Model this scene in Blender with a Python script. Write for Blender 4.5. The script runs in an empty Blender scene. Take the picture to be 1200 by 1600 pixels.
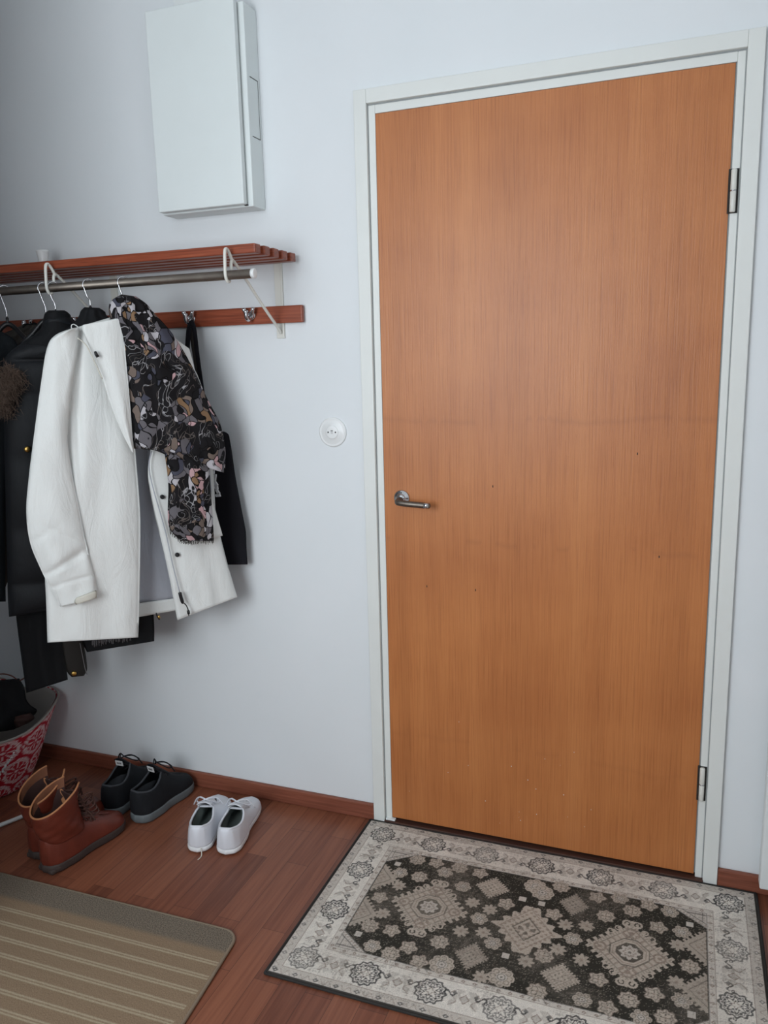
import bpy, bmesh, math, random
import numpy as np
from mathutils import Vector, Matrix, Euler

# ------------------------------------------------------------------ camera, light, exposure
SC = bpy.context.scene
COL = SC.collection
F_PX = 1244.1
CAM = np.array([0.8042, -2.1139, 1.4017])
EUL = (1.3866, 0.0242, 0.3610)
cd = bpy.data.cameras.new('camera'); cam = bpy.data.objects.new('camera', cd); COL.objects.link(cam)
cam.location = CAM; cam.rotation_euler = EUL
cd.sensor_fit = 'VERTICAL'; cd.sensor_height = 32.0; cd.lens = F_PX / 1600 * 32.0
cd.clip_start = 0.02; cd.clip_end = 50
SC.camera = cam
SC.view_settings.view_transform = 'Standard'; SC.view_settings.look = 'None'
SC.view_settings.gamma = 1; SC.view_settings.use_curve_mapping = False
SC.view_settings.exposure = 0.0

w = bpy.data.worlds.new('world'); SC.world = w; w.use_nodes = True
w.node_tree.nodes['Background'].inputs[0].default_value = (0.80, 0.90, 1.0, 1)
w.node_tree.nodes['Background'].inputs[1].default_value = 0.2

def area(name, loc, target, sx, sy, power, color):
    l = bpy.data.lights.new(name, 'AREA'); l.shape = 'RECTANGLE'; l.size = sx; l.size_y = sy
    l.energy = power; l.color = color
    o = bpy.data.objects.new(name, l); COL.objects.link(o); o.location = loc
    o.rotation_euler = (Vector(target) - Vector(loc)).to_track_quat('-Z', 'Y').to_euler()
    return o
area('window_daylight', (-0.35, -2.95, 1.60), (-0.35, 0, 1.50), 1.30, 1.25, 52, (0.885, 0.95, 1.0))

MR = np.array(Euler(EUL).to_matrix())
def ray(u, v): return MR @ np.array([(u - 600) / F_PX, -(v - 800) / F_PX, -1.0])
def at(u, v, ax, val):
    d = ray(u, v); i = 'xyz'.index(ax); return CAM + d * ((val - CAM[i]) / d[i])
def at_plane(u, v, p0, n):
    d = ray(u, v); return CAM + d * (np.dot(np.array(p0) - CAM, n) / np.dot(d, n))

# ------------------------------------------------------------------ materials
def lin(c):
    return tuple(((x / 255) / 12.92 if x / 255 <= 0.04045 else ((x / 255 + 0.055) / 1.055) ** 2.4) for x in c)
class NT:
    def __init__(s, name):
        s.m = bpy.data.materials.new(name); s.m.use_nodes = True; s.t = s.m.node_tree
        s.b = s.t.nodes['Principled BSDF']
    def n(s, kind, **k):
        o = s.t.nodes.new(kind)
        for a, v in k.items():
            setattr(o, a, v)
        return o
    def l(s, a, b): s.t.links.new(a, b)
    def coords(s, scale=(1, 1, 1), rot=(0, 0, 0)):
        tc = s.n('ShaderNodeTexCoord'); mp = s.n('ShaderNodeMapping')
        mp.inputs['Scale'].default_value = scale; mp.inputs['Rotation'].default_value = rot
        s.l(tc.outputs['Object'], mp.inputs[0]); return mp.outputs[0]
    def noise(s, co, scale, detail=3, rough=0.5, dist=0.0):
        o = s.n('ShaderNodeTexNoise'); s.l(co, o.inputs['Vector'])
        o.inputs['Scale'].default_value = scale; o.inputs['Detail'].default_value = detail
        o.inputs['Roughness'].default_value = rough; o.inputs['Distortion'].default_value = dist
        return o.outputs['Fac']
    def ramp(s, fac, stops, interp='LINEAR'):
        r = s.n('ShaderNodeValToRGB'); r.color_ramp.interpolation = interp
        e = r.color_ramp.elements
        while len(e) < len(stops): e.new(0.5)
        for i, (p, c) in enumerate(stops): e[i].position = p; e[i].color = (*c, 1)
        s.l(fac, r.inputs[0]); return r.outputs[0]
    def mix(s, fac, a, b, mode='MIX'):
        m = s.n('ShaderNodeMix', data_type='RGBA', blend_type=mode)
        for sock, v in ((m.inputs[0], fac), (m.inputs[6], a), (m.inputs[7], b)):
            if hasattr(v, 'links'): s.l(v, sock)
            elif isinstance(v, (int, float)): sock.default_value = v
            else: sock.default_value = (*v, 1)
        return m.outputs[2]
    def math(s, op, a, b=None):
        m = s.n('ShaderNodeMath', operation=op)
        for i, v in enumerate((a, b)):
            if v is None: continue
            if hasattr(v, 'links'): s.l(v, m.inputs[i])
            else: m.inputs[i].default_value = v
        return m.outputs[0]
    def bump(s, h, strength=0.2, dist=0.002):
        b = s.n('ShaderNodeBump'); b.inputs['Strength'].default_value = strength
        b.inputs['Distance'].default_value = dist; s.l(h, b.inputs['Height'])
        s.l(b.outputs[0], s.b.inputs['Normal'])
    def set(s, color=None, rough=None, metal=None, spec=None, sheen=None):
        if color is not None:
            if hasattr(color, 'links'): s.l(color, s.b.inputs['Base Color'])
            else: s.b.inputs['Base Color'].default_value = (*color, 1)
        if rough is not None: s.b.inputs['Roughness'].default_value = rough
        if metal is not None: s.b.inputs['Metallic'].default_value = metal
        if spec is not None: s.b.inputs['Specular IOR Level'].default_value = spec
        if sheen is not None: s.b.inputs['Sheen Weight'].default_value = sheen
        return s.m
def plain(name, rgb, rough=0.6, metal=0, nscale=60, namp=0.06, bump=0.0, spec=0.5, sheen=0):
    t = NT(name); c = lin(rgb); co = t.coords()
    nz = t.noise(co, nscale, 3)
    col = t.ramp(nz, [(0.25, tuple(x * (1 - namp) for x in c)), (0.75, tuple(min(1, x * (1 + namp)) for x in c))])
    t.set(col, rough, metal, spec, sheen)
    if bump: t.bump(t.noise(co, nscale * 4, 3), bump, 0.001)
    return t.m

def m_wall():
    t = NT('wall_paint'); co = t.coords()
    t.set(t.ramp(t.noise(co, 3, 4), [(0.3, lin((225, 229, 231))), (0.7, lin((229, 232, 234)))]), 0.55, spec=0.3)
    t.bump(t.noise(co, 90, 4), 0.06, 0.002); return t.m
def m_door():
    t = NT('oak_veneer')
    co = t.coords((1, 1, 1))
    bands = t.noise(t.coords((14, 14, 0.25)), 1.0, 2, 0.5)
    warp = t.n('ShaderNodeTexWave', wave_type='BANDS', bands_direction='X')
    t.l(t.coords((1, 1, 0.05)), warp.inputs['Vector']); warp.inputs['Scale'].default_value = 38
    warp.inputs['Distortion'].default_value = 7; warp.inputs['Detail'].default_value = 3
    warp.inputs['Detail Scale'].default_value = 1.2
    fine = t.noise(t.coords((250, 250, 5.0)), 1.0, 3, 0.6, 0.2)
    c = t.ramp(bands, [(0.3, lin((164, 97, 50))), (0.5, lin((184, 112, 60))), (0.72, lin((197, 126, 71)))])
    c = t.mix(0.07, c, t.ramp(warp.outputs['Fac'], [(0.2, lin((150, 88, 52))), (0.8, lin((214, 146, 92)))]), 'MIX')
    c = t.mix(0.30, c, t.ramp(fine, [(0.36, lin((126, 70, 40))), (0.47, lin((186, 116, 66))), (0.62, lin((204, 136, 82)))]), 'MIX')
    # faint cross figure at two heights
    sp = t.n('ShaderNodeSeparateXYZ'); t.l(co, sp.inputs[0])
    wob = t.noise(t.coords((5, 1, 1)), 1.0, 3)
    for z0, st in ((1.245, 0.10), (0.905, 0.11), (0.30, 0.06)):
        dz = t.math('ABSOLUTE', t.math('ADD', t.math('SUBTRACT', sp.outputs['Z'], z0), t.math('MULTIPLY', t.math('SUBTRACT', wob, 0.5), 0.07)))
        ln_ = t.ramp(dz, [(0.0, (1, 1, 1)), (0.012, (0, 0, 0))])
        ln_ = t.math('MULTIPLY', ln_, t.math('MULTIPLY', t.math('GREATER_THAN', t.noise(t.coords((9, 1, 2)), 1.0, 2), 0.5), st * 2))
        c = t.mix(ln_, c, lin((120, 66, 40)))
    blot = t.noise(t.coords((1.6, 1.6, 2.2)), 1.5, 3)
    c = t.mix(0.35, c, t.ramp(blot, [(0.3, lin((158, 90, 48))), (0.7, lin((203, 132, 78)))]), 'MIX')
    t.set(c, 0.40, spec=0.45)
    t.bump(fine, 0.45, 0.0012); return t.m
def m_floor():
    t = NT('laminate_floor')
    # strips run along y: brick texture with rotated coordinates
    tc = t.n('ShaderNodeTexCoord'); mp = t.n('ShaderNodeMapping')
    mp.inputs['Rotation'].default_value = (0, 0, math.pi / 2); mp.inputs['Location'].default_value = (0.13, 0.02, 0)
    t.l(tc.outputs['Object'], mp.inputs[0])
    br = t.n('ShaderNodeTexBrick'); t.l(mp.outputs[0], br.inputs['Vector'])
    br.offset = 0.37; br.squash = 1
    br.inputs['Scale'].default_value = 1; br.inputs['Brick Width'].default_value = 0.42
    br.inputs['Row Height'].default_value = 0.066; br.inputs['Mortar Size'].default_value = 0.0006
    br.inputs['Mortar Smooth'].default_value = 0.5; br.inputs['Bias'].default_value = 0
    br.inputs['Color1'].default_value = (0, 0, 0, 1); br.inputs['Color2'].default_value = (1, 1, 1, 1)
    br.inputs['Mortar'].default_value = (0.3, 0.3, 0.3, 1)
    base = t.ramp(br.outputs['Color'], [(0.0, lin((104, 58, 42))), (0.45, lin((124, 71, 51))), (1, lin((144, 88, 64)))])
    g = t.noise(t.coords((90, 3.5, 1)), 1.0, 4, 0.6, 0.6)
    c = t.mix(0.32, base, t.ramp(g, [(0.35, lin((88, 48, 36))), (0.65, lin((152, 98, 74)))]))
    c = t.mix(br.outputs['Fac'], c, lin((64, 36, 28)))
    t.set(c, 0.33, spec=0.4); t.bump(g, 0.05, 0.0005); return t.m
def m_wood(name, rgbs, axis=0, rough=0.4, sc=60):
    t = NT(name); s = [sc, sc, sc]; s[axis] = 3.0
    g = t.noise(t.coords(tuple(s)), 1.0, 4, 0.6, 1.2)
    s2 = [sc * 3.2] * 3; s2[axis] = 8
    g2 = t.noise(t.coords(tuple(s2)), 1.0, 2)
    c = t.ramp(g, [(0.3, lin(rgbs[0])), (0.5, lin(rgbs[1])), (0.7, lin(rgbs[2]))])
    c = t.mix(0.25, c, t.ramp(g2, [(0.4, lin(rgbs[0])), (0.6, lin(rgbs[2]))]))
    t.set(c, rough, spec=0.4); t.bump(g, 0.1, 0.0006); return t.m
def m_cloth(name, rgb, rough=0.75, weave=900, namp=0.05, bump=0.12, crinkle=0.0, sheen=0.0, spec=0.3):
    t = NT(name); c = lin(rgb); co = t.coords()
    n1 = t.noise(co, 9, 4)
    t.set(t.ramp(n1, [(0.3, tuple(x * (1 - namp) for x in c)), (0.7, tuple(min(1, x * (1 + namp)) for x in c))]), rough, spec=spec, sheen=sheen)
    h = t.noise(co, weave, 2)
    if crinkle:
        k = t.noise(t.coords((22, 22, 7)), 1.0, 5, 0.6, 0.8)
        h = t.math('ADD', t.math('MULTIPLY', h, 0.06), t.math('MULTIPLY', k, crinkle))
    t.bump(h, bump, 0.009 if crinkle else 0.001); return t.m
def m_scarf():
    t = NT('floral_print'); co0 = t.coords((1, 1, 1))
    nz = t.n('ShaderNodeTexNoise'); t.l(co0, nz.inputs['Vector']); nz.inputs['Scale'].default_value = 16; nz.inputs['Detail'].default_value = 1
    mul = t.n('ShaderNodeVectorMath', operation='SCALE'); t.l(nz.outputs['Color'], mul.inputs[0]); mul.inputs['Scale'].default_value = 0.105
    add = t.n('ShaderNodeVectorMath', operation='ADD'); t.l(co0, add.inputs[0]); t.l(mul.outputs[0], add.inputs[1])
    mp = t.n('ShaderNodeMapping'); mp.inputs['Scale'].default_value = (1.25, 1.25, 0.62); mp.inputs['Rotation'].default_value = (0.3, 0.5, 0)
    t.l(add.outputs[0], mp.inputs[0])
    v = t.n('ShaderNodeTexVoronoi'); t.l(mp.outputs[0], v.inputs['Vector']); v.inputs['Scale'].default_value = 41
    e = t.n('ShaderNodeTexVoronoi', feature='DISTANCE_TO_EDGE'); t.l(mp.outputs[0], e.inputs['Vector']); e.inputs['Scale'].default_value = 41
    sep = t.n('ShaderNodeSeparateColor'); t.l(v.outputs['Color'], sep.inputs[0])
    K = (22, 20, 22)
    leaf = t.ramp(sep.outputs[0], [(0.0, lin(K)), (0.28, lin((98, 94, 98))), (0.52, lin((178, 174, 178))), (0.66, lin((112, 98, 90))),
                                   (0.78, lin((186, 152, 154))), (0.84, lin((132, 104, 78))), (0.90, lin((70, 70, 82)))], 'CONSTANT')
    outl = t.ramp(e.outputs['Distance'], [(0.035, lin(K)), (0.06, (1, 1, 1))])
    c = t.mix(1.0, leaf, outl, 'MULTIPLY')
    # clusters: black background between bunches, with thin pale stems
    big = t.noise(co0, 17, 1)
    mask = t.ramp(big, [(0.46, (0, 0, 0)), (0.475, (1, 1, 1))])
    mp2 = t.n('ShaderNodeMapping'); mp2.inputs['Scale'].default_value = (1.6, 1.6, 0.42); mp2.inputs['Rotation'].default_value = (0.5, -0.7, 0.2)
    t.l(add.outputs[0], mp2.inputs[0])
    e2 = t.n('ShaderNodeTexVoronoi', feature='DISTANCE_TO_EDGE'); t.l(mp2.outputs[0], e2.inputs['Vector']); e2.inputs['Scale'].default_value = 48
    v2 = t.n('ShaderNodeTexVoronoi'); t.l(mp2.outputs[0], v2.inputs['Vector']); v2.inputs['Scale'].default_value = 48
    sp2 = t.n('ShaderNodeSeparateColor'); t.l(v2.outputs['Color'], sp2.inputs[0])
    keep = t.ramp(sp2.outputs[1], [(0.0, lin(K)), (0.55, lin((150, 148, 150))), (0.8, lin((96, 88, 84)))], 'CONSTANT')
    stems = t.mix(t.ramp(e2.outputs['Distance'], [(0.03, (1, 1, 1)), (0.06, (0, 0, 0))]), lin(K), keep)
    c = t.mix(mask, stems, c)
    t.set(c, 0.8, spec=0.2); t.bump(t.noise(co0, 700, 2), 0.15, 0.001); return t.m
def m_vcol(name, rough=0.9, nscale=700, bump=0.5, dist=0.002, namp=0.25):
    t = NT(name); a = t.n('ShaderNodeAttribute'); a.attribute_name = 'pattern'
    co = t.coords(); nz = t.noise(co, nscale, 3)
    v = t.ramp(nz, [(0.3, (1 - namp,) * 3), (0.7, (1.0 + namp * 0.6,) * 3)])
    t.set(t.mix(1.0, a.outputs['Color'], v, 'MULTIPLY'), rough, spec=0.15)
    t.bump(nz, bump, dist); return t.m
def m_mat():
    t = NT('striped_mat_weave'); co = t.coords()
    sp = t.n('ShaderNodeSeparateXYZ'); t.l(co, sp.inputs[0])
    y = t.math('MULTIPLY', sp.outputs['Y'], -1.0)           # metres below the far edge (origin on that edge)
    yy = t.math('ADD', y, t.math('MULTIPLY', sp.outputs['X'], 0.02))
    k = t.math('MODULO', t.math('ADD', yy, -0.1265 + 0.46), 0.0455)
    d = t.math('ABSOLUTE', t.math('SUBTRACT', k, 0.0095))
    jit = t.noise(t.coords((160, 160, 1)), 1, 2)
    dd = t.math('ADD', d, t.math('MULTIPLY', t.math('SUBTRACT', jit, 0.5), 0.003))
    line = t.ramp(dd, [(0.0, (0, 0, 0)), (0.0016, (0, 0, 0)), (0.0028, (1, 1, 1)), (0.0056, (1, 1, 1)), (0.0072, (0, 0, 0))])
    nz = t.noise(t.coords((520, 300, 1)), 1, 3)
    brown = t.ramp(nz, [(0.3, lin((122, 102, 82))), (0.7, lin((156, 134, 110)))])
    grey = t.ramp(t.noise(t.coords((300, 420, 1)), 1, 4), [(0.35, lin((88, 79, 68))), (0.65, lin((138, 126, 112)))])
    cream = t.ramp(nz, [(0.3, lin((160, 146, 122))), (0.7, lin((186, 173, 148)))])
    inside = t.math('GREATER_THAN', yy, 0.125)
    xin = t.math('LESS_THAN', sp.outputs['X'], 1.118)
    c = t.mix(t.math('MULTIPLY', t.math('MULTIPLY', inside, xin), line), brown, cream)
    band = t.ramp(yy, [(0.085, (1, 1, 1)), (0.10, (0, 0, 0))])
    c = t.mix(band, c, grey)
    t.set(c, 0.95, spec=0.1); t.bump(t.noise(t.coords((700, 500, 1)), 1, 2), 0.6, 0.002); return t.m

M = {}
M['wall'] = m_wall(); M['door'] = m_door(); M['floor'] = m_floor()
M['white'] = plain('white_lacquer', (226, 229, 228), 0.38, nscale=8, namp=0.02)
M['cream'] = plain('cream_lacquer', (222, 221, 213), 0.4, nscale=8, namp=0.02)
M['frame'] = plain('frame_paint', (225, 227, 223), 0.4, nscale=8, namp=0.02)
M['cab'] = plain('cabinet_enamel', (226, 232, 231), 0.42, nscale=6, namp=0.02)
M['gap'] = plain('dark_gap', (40, 38, 36), 0.8)
M['gap_grey'] = plain('gasket_and_shade_grey', (150, 154, 154), 0.7)  # cabinet gasket grey; also paints shade into the door frame gaps
M['thresh'] = m_wood('threshold_wood', [(52, 32, 26), (66, 40, 32), (80, 50, 38)], 0, 0.5)
M['base'] = m_wood('baseboard_wood', [(112, 62, 46), (132, 76, 58), (146, 88, 68)], 0, 0.45)
M['rack'] = m_wood('teak', [(104, 46, 28), (140, 68, 44), (162, 86, 58)], 0, 0.35, 80)
M['chrome'] = plain('chrome', (200, 200, 202), 0.18, 1, nscale=5, namp=0.03)
M['steel'] = plain('worn_steel_tube', (120, 112, 104), 0.45, 1, nscale=30, namp=0.15)
M['plastic'] = plain('white_plastic', (232, 233, 232), 0.35, nscale=8, namp=0.02)
M['blackp'] = plain('black_plastic', (22, 22, 24), 0.4)
M['coat'] = m_cloth('white_shell_fabric', (224, 225, 222), 0.6, crinkle=1.0, bump=0.55, namp=0.02)
M['coat_trim'] = m_cloth('cream_trim', (206, 202, 190), 0.6)
M['lining'] = m_cloth('grey_lining', (176, 178, 186), 0.45, crinkle=0.9, bump=0.5)
M['black'] = m_cloth('black_fabric', (15, 16, 19), 0.8, crinkle=0.5, bump=0.3)
M['puffer'] = m_cloth('black_puffer', (20, 22, 26), 0.6, crinkle=0.6, bump=0.35)
M['blue'] = m_cloth('dark_teal_fabric', (13, 19, 24), 0.7, crinkle=0.4, bump=0.3)
M['greyb'] = m_cloth('grey_brown_fabric', (64, 60, 56), 0.85, crinkle=0.5, bump=0.3)
M['tab'] = m_cloth('waxed_dark_cloth', (28, 26, 24), 0.5)
M['fringe'] = m_cloth('grey_fringe', (112, 110, 112), 0.85)
M['gold'] = plain('gold_metal', (196, 160, 90), 0.3, 1, nscale=20)
M['tote'] = m_cloth('black_cotton', (21, 20, 26), 0.9, bump=0.3)
M['print'] = m_cloth('white_print', (240, 240, 242), 0.7)
M['scarf'] = m_scarf()
M['fur'] = m_cloth('fur', (88, 72, 62), 0.8, namp=0.3)
M['mat'] = m_mat()
M['matedge'] = m_cloth('mat_binding', (138, 122, 104), 0.95, bump=0.5)
M['rug'] = m_vcol('rug_pile', 0.95, 650, 0.6, 0.002, 0.22)
M['rugedge'] = m_cloth('rug_binding', (52, 50, 48), 0.95, bump=0.6)
M['bag'] = m_vcol('printed_canvas', 0.8, 500, 0.2, 0.001, 0.08)
M['baglining'] = m_cloth('bag_lining', (150, 142, 136), 0.8)
M['leather'] = plain('tan_leather', (102, 43, 30), 0.4, nscale=25, namp=0.18, bump=0.25)
M['leatherin'] = plain('tan_lining', (176, 118, 78), 0.7, nscale=40, namp=0.1)
M['bootcuff'] = plain('brown_boot_lining', (120, 74, 50), 0.8, nscale=40, namp=0.1)
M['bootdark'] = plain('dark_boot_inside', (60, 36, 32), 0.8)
M['bootsole'] = plain('dark_brown_rubber', (58, 46, 42), 0.7, bump=0.3)
M['bootlace'] = plain('brown_lace', (72, 44, 36), 0.8)
M['snk'] = m_cloth('white_sneaker_leather', (224, 226, 232), 0.45, crinkle=0.2, bump=0.1, namp=0.02)
M['snksole'] = plain('white_rubber', (226, 226, 226), 0.5)
M['snkin'] = m_cloth('grey_green_insole', (96, 104, 100), 0.85)
M['blk'] = m_cloth('black_mesh_fabric', (20, 22, 26), 0.8, weave=500, bump=0.4)
M['blkin'] = m_cloth('dark_grey_lining', (62, 64, 68), 0.85)
M['blksole'] = plain('grey_rubber', (96, 102, 104), 0.6)
M['label'] = plain('white_label', (205, 205, 205), 0.6)

# ------------------------------------------------------------------ object helpers
def props(o, label=None, cat=None, group=None, kind=None):
    for k, v in (('label', label), ('category', cat), ('group', group), ('kind', kind)):
        if v: o[k] = v
    return o
def thing(name, label=None, cat=None, loc=(0, 0, 0), rz=0, group=None, kind=None):
    o = bpy.data.objects.new(name, None); COL.objects.link(o); o.empty_display_size = 0.05
    o.location = loc; o.rotation_euler = (0, 0, rz)
    return props(o, label, cat, group, kind)
def origin(o):
    p = Vector((0, 0, 0))
    while o is not None: p = p + o.location; o = o.parent
    return np.array(p)
def mesh_obj(name, V, Fc, mat, parent=None, smooth=True, local=False, solid=0, sub=0, bevel=0, loc=None, cols=None):
    V = np.array(V, dtype=float).reshape(-1, 3)
    me = bpy.data.meshes.new(name)
    off = np.zeros(3)
    if parent is not None and not local: off = origin(parent)
    if parent is None and loc is not None: off = np.array(loc, float)
    me.from_pydata((V - off).tolist(), [], [tuple(int(i) for i in f) for f in Fc]); me.update()
    bm = bmesh.new(); bm.from_mesh(me); bmesh.ops.recalc_face_normals(bm, faces=bm.faces); bm.to_mesh(me); bm.free()
    if cols is not None:
        ca = me.color_attributes.new('pattern', 'FLOAT_COLOR', 'POINT')
        ca.data.foreach_set('color', np.concatenate([cols, np.ones((len(cols), 1))], 1).astype(np.float32).ravel())
    o = bpy.data.objects.new(name, me); COL.objects.link(o); me.materials.append(M[mat])
    if parent is not None: o.parent = parent
    elif loc is not None: o.location = loc
    if smooth: me.polygons.foreach_set('use_smooth', [True] * len(me.polygons))
    if solid:
        m = o.modifiers.new('thickness', 'SOLIDIFY'); m.thickness = solid; m.offset = 0
    if bevel:
        m = o.modifiers.new('bevel', 'BEVEL'); m.width = bevel; m.segments = 3; m.limit_method = 'ANGLE'; m.angle_limit = math.radians(40)
        m.harden_normals = False
    if sub:
        m = o.modifiers.new('subdivision', 'SUBSURF'); m.levels = sub; m.render_levels = sub
    return o
class MB:
    def __init__(s): s.v = []; s.f = []
    def add(s, V, Fc):
        b = len(s.v); s.v += [tuple(map(float, p)) for p in V]; s.f += [tuple(i + b for i in f) for f in Fc]; return s
    def box(s, a, b):
        x0, y0, z0 = [min(p, q) for p, q in zip(a, b)]; x1, y1, z1 = [max(p, q) for p, q in zip(a, b)]
        V = [(x0, y0, z0), (x1, y0, z0), (x1, y1, z0), (x0, y1, z0), (x0, y0, z1), (x1, y0, z1), (x1, y1, z1), (x0, y1, z1)]
        return s.add(V, [(0, 3, 2, 1), (4, 5, 6, 7), (0, 1, 5, 4), (1, 2, 6, 5), (2, 3, 7, 6), (3, 0, 4, 7)])
    def tube(s, pts, r, n=10, cap=True, flat=None):
        pts = [np.array(p, float) for p in pts]; k = len(pts)
        R = r if hasattr(r, '__len__') else [r] * k
        V = []; up = None
        for i, p in enumerate(pts):
            d = pts[min(i + 1, k - 1)] - pts[max(i - 1, 0)]; d = d / (np.linalg.norm(d) + 1e-12)
            if up is None:
                a = np.array([0, 0, 1.0]) if abs(d[2]) < 0.9 else np.array([1.0, 0, 0])
                if flat is not None: a = np.array(flat, float)
            else: a = up
            up = a - d * np.dot(a, d); up /= (np.linalg.norm(up) + 1e-12); sd = np.cross(d, up)
            for j in range(n):
                t = 2 * math.pi * j / n
                kf = 0.25 if flat is not None else 1
                V.append(p + R[i] * (math.cos(t) * sd + math.sin(t) * up * kf))
        Fc = [(i * n + j, i * n + (j + 1) % n, (i + 1) * n + (j + 1) % n, (i + 1) * n + j) for i in range(k - 1) for j in range(n)]
        if cap: Fc += [tuple(range(n))[::-1], tuple((k - 1) * n + j for j in range(n))]
        return s.add(V, Fc)
    def lathe(s, prof, c, axis=(0, 0, 1), n=32):     # prof: list of (radius, height along axis)
        ax = np.array(axis, float); ax /= np.linalg.norm(ax)
        a = np.array([1.0, 0, 0]) if abs(ax[0]) < 0.9 else np.array([0, 1.0, 0])
        e1 = np.cross(ax, a); e1 /= np.linalg.norm(e1); e2 = np.cross(ax, e1)
        V = [np.array(c) + ax * h + r * (math.cos(2 * math.pi * j / n) * e1 + math.sin(2 * math.pi * j / n) * e2) for r, h in prof for j in range(n)]
        k = len(prof)
        Fc = [(i * n + j, i * n + (j + 1) % n, (i + 1) * n + (j + 1) % n, (i + 1) * n + j) for i in range(k - 1) for j in range(n)]
        Fc += [tuple(range(n))[::-1], tuple((k - 1) * n + j for j in range(n))]
        return s.add(V, Fc)
    def build(s, name, mat, parent=None, **k): return mesh_obj(name, s.v, s.f, mat, parent, **k)
def grid_faces(nu, nv, wrap=False):
    f = []
    for i in range(nv - 1):
        for j in range(nu if wrap else nu - 1):
            f.append((i * nu + j, i * nu + (j + 1) % nu, (i + 1) * nu + (j + 1) % nu, (i + 1) * nu + j))
    return f
def smooth_path(P, n=8, closed=False):
    P = [np.array(p, float) for p in P]; out = []
    k = len(P); m = k if closed else k - 1
    for i in range(m):
        p0 = P[(i - 1) % k] if closed else P[max(i - 1, 0)]; p1 = P[i % k]; p2 = P[(i + 1) % k]
        p3 = P[(i + 2) % k] if closed else P[min(i + 2, k - 1)]
        for j in range(n):
            t = j / n
            out.append(0.5 * ((2 * p1) + (-p0 + p2) * t + (2 * p0 - 5 * p1 + 4 * p2 - p3) * t * t + (-p0 + 3 * p1 - 3 * p2 + p3) * t ** 3))
    if not closed: out.append(P[-1])
    return out
def flatbox(name, mat, a, b, parent=None, bevel=0.0015, **k):
    return MB().box(a, b).build(name, mat, parent, smooth=False, bevel=bevel, **k)

# ------------------------------------------------------------------ room shell
W = 0.8724
def struct(o): o['kind'] = 'structure'; return o
XL, XR, YB, ZC = -2.6, 1.075, -3.0, 2.62
struct(flatbox('floor', 'floor', (XL, YB, -0.05), (2.2, 0.3, 0), bevel=0))
# front wall with the doorway cut out (jamb inner faces at x=-0.02 and x=W+0.02, head at 2.07)
wb = MB().box((XL, 0, 0), (-0.024, 0.15, ZC)).box((W + 0.026, 0, 0), (2.2, 0.15, ZC)).box((-0.024, 0, 2.072), (W + 0.026, 0.15, ZC))
struct(wb.build('wall_front', 'wall', smooth=False))
struct(flatbox('ceiling', 'wall', (XL, YB, ZC), (2.2, 0.3, ZC + 0.05), bevel=0))
struct(flatbox('shading_wall_left', 'wall', (-2.6, -3.0, 0), (-0.77, -1.10, ZC), bevel=0))  # unseen partition, added to block window light from the front wall's left end
bw = MB().box((-0.77, -3.12, 0), (-1.01, -3.0, ZC)).box((0.31, -3.12, 0), (2.2, -3.0, ZC)).box((-1.01, -3.12, 0), (0.31, -3.0, 0.96)).box((-1.01, -3.12, 2.24), (0.31, -3.0, ZC))
struct(bw.build('wall_back', 'wall', smooth=False))
wf = MB().box((-1.01, -3.06, 0.96), (0.31, -3.0, 0.99)).box((-1.01, -3.06, 2.21), (0.31, -3.0, 2.24)).box((-1.01, -3.06, 0.96), (-0.98, -3.0, 2.24)).box((0.28, -3.06, 0.96), (0.31, -3.0, 2.24))
struct(wf.build('window_1', 'white', smooth=False))
struct(flatbox('wall_right', 'wall', (XR, -2.3, 0), (XR + 0.12, 0, ZC), bevel=0))
# skirting
bb = MB().box((XL, -0.014, 0), (-0.0582, -0.0002, 0.052)); struct(bb.build('baseboard_front', 'base', smooth=False, bevel=0.004))
bb = MB().box((W + 0.0592, -0.014, 0), (XR, -0.0002, 0.05)); struct(bb.build('baseboard_right', 'base', smooth=False, bevel=0.004))
# casing standing in the right corner
struct(flatbox('trim_1', 'white', (1.030, -0.055, 0.042), (XR - 0.0005, -0.016, ZC), bevel=0.004))
struct(flatbox('trim_2', 'white', (1.030, -0.60, 0.0), (XR - 0.0005, -0.40, ZC), bevel=0.004))

# ------------------------------------------------------------------ the door
door = thing('door_1', loc=(W / 2, 0, 0), kind='structure')
# frame (outer casing boards, frame posts)
a, c, b = 0.0578, 0.0589, 0.0615
cs = 0.036
for nm, A, B in (('casing', (-a, -0.016, 0), (-a + cs, -0.0002, 2.05 + b)), ('casing', (W + c - cs, -0.016, 0), (W + c, -0.0002, 2.05 + b)),
                 ('casing', (-a + cs, -0.016, 2.05 + b - cs), (W + c - cs, -0.0002, 2.05 + b))):
    flatbox(nm, 'frame', A, B, door, bevel=0.0018)
j0 = -a + cs + 0.0025; j1 = W + c - cs - 0.0025; jt = 2.05 + b - cs - 0.0035
fr = MB().box((j0, -0.006, 0.0), (-0.0004, 0.11, jt)).box((W + 0.0035, -0.006, 0.0), (j1, 0.11, jt)).box((-0.0004, -0.006, 2.0506), (W + 0.0035, 0.11, jt))
fr.box((j0, 0.045, 0.0), (0.012, 0.11, jt)).box((W - 0.012, 0.045, 0), (j1, 0.11, jt)).box((-0.0, 0.045, 2.04), (W, 0.11, jt))
fr.build('frame', 'frame', door, smooth=False, bevel=0.0015)
sl = MB().box((-a + cs, -0.005, 0), (j0, 0.004, jt)).box((j1, -0.005, 0), (W + c - cs, 0.004, jt)).box((-a + cs, -0.005, jt), (W + c - cs, 0.004, jt + 0.0035))
sl.build('frame_gap', 'gap_grey', door, smooth=False)
flatbox('threshold', 'thresh', (-0.022, -0.02, 0.0), (W + 0.024, 0.11, 0.011), door, bevel=0.002)
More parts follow.
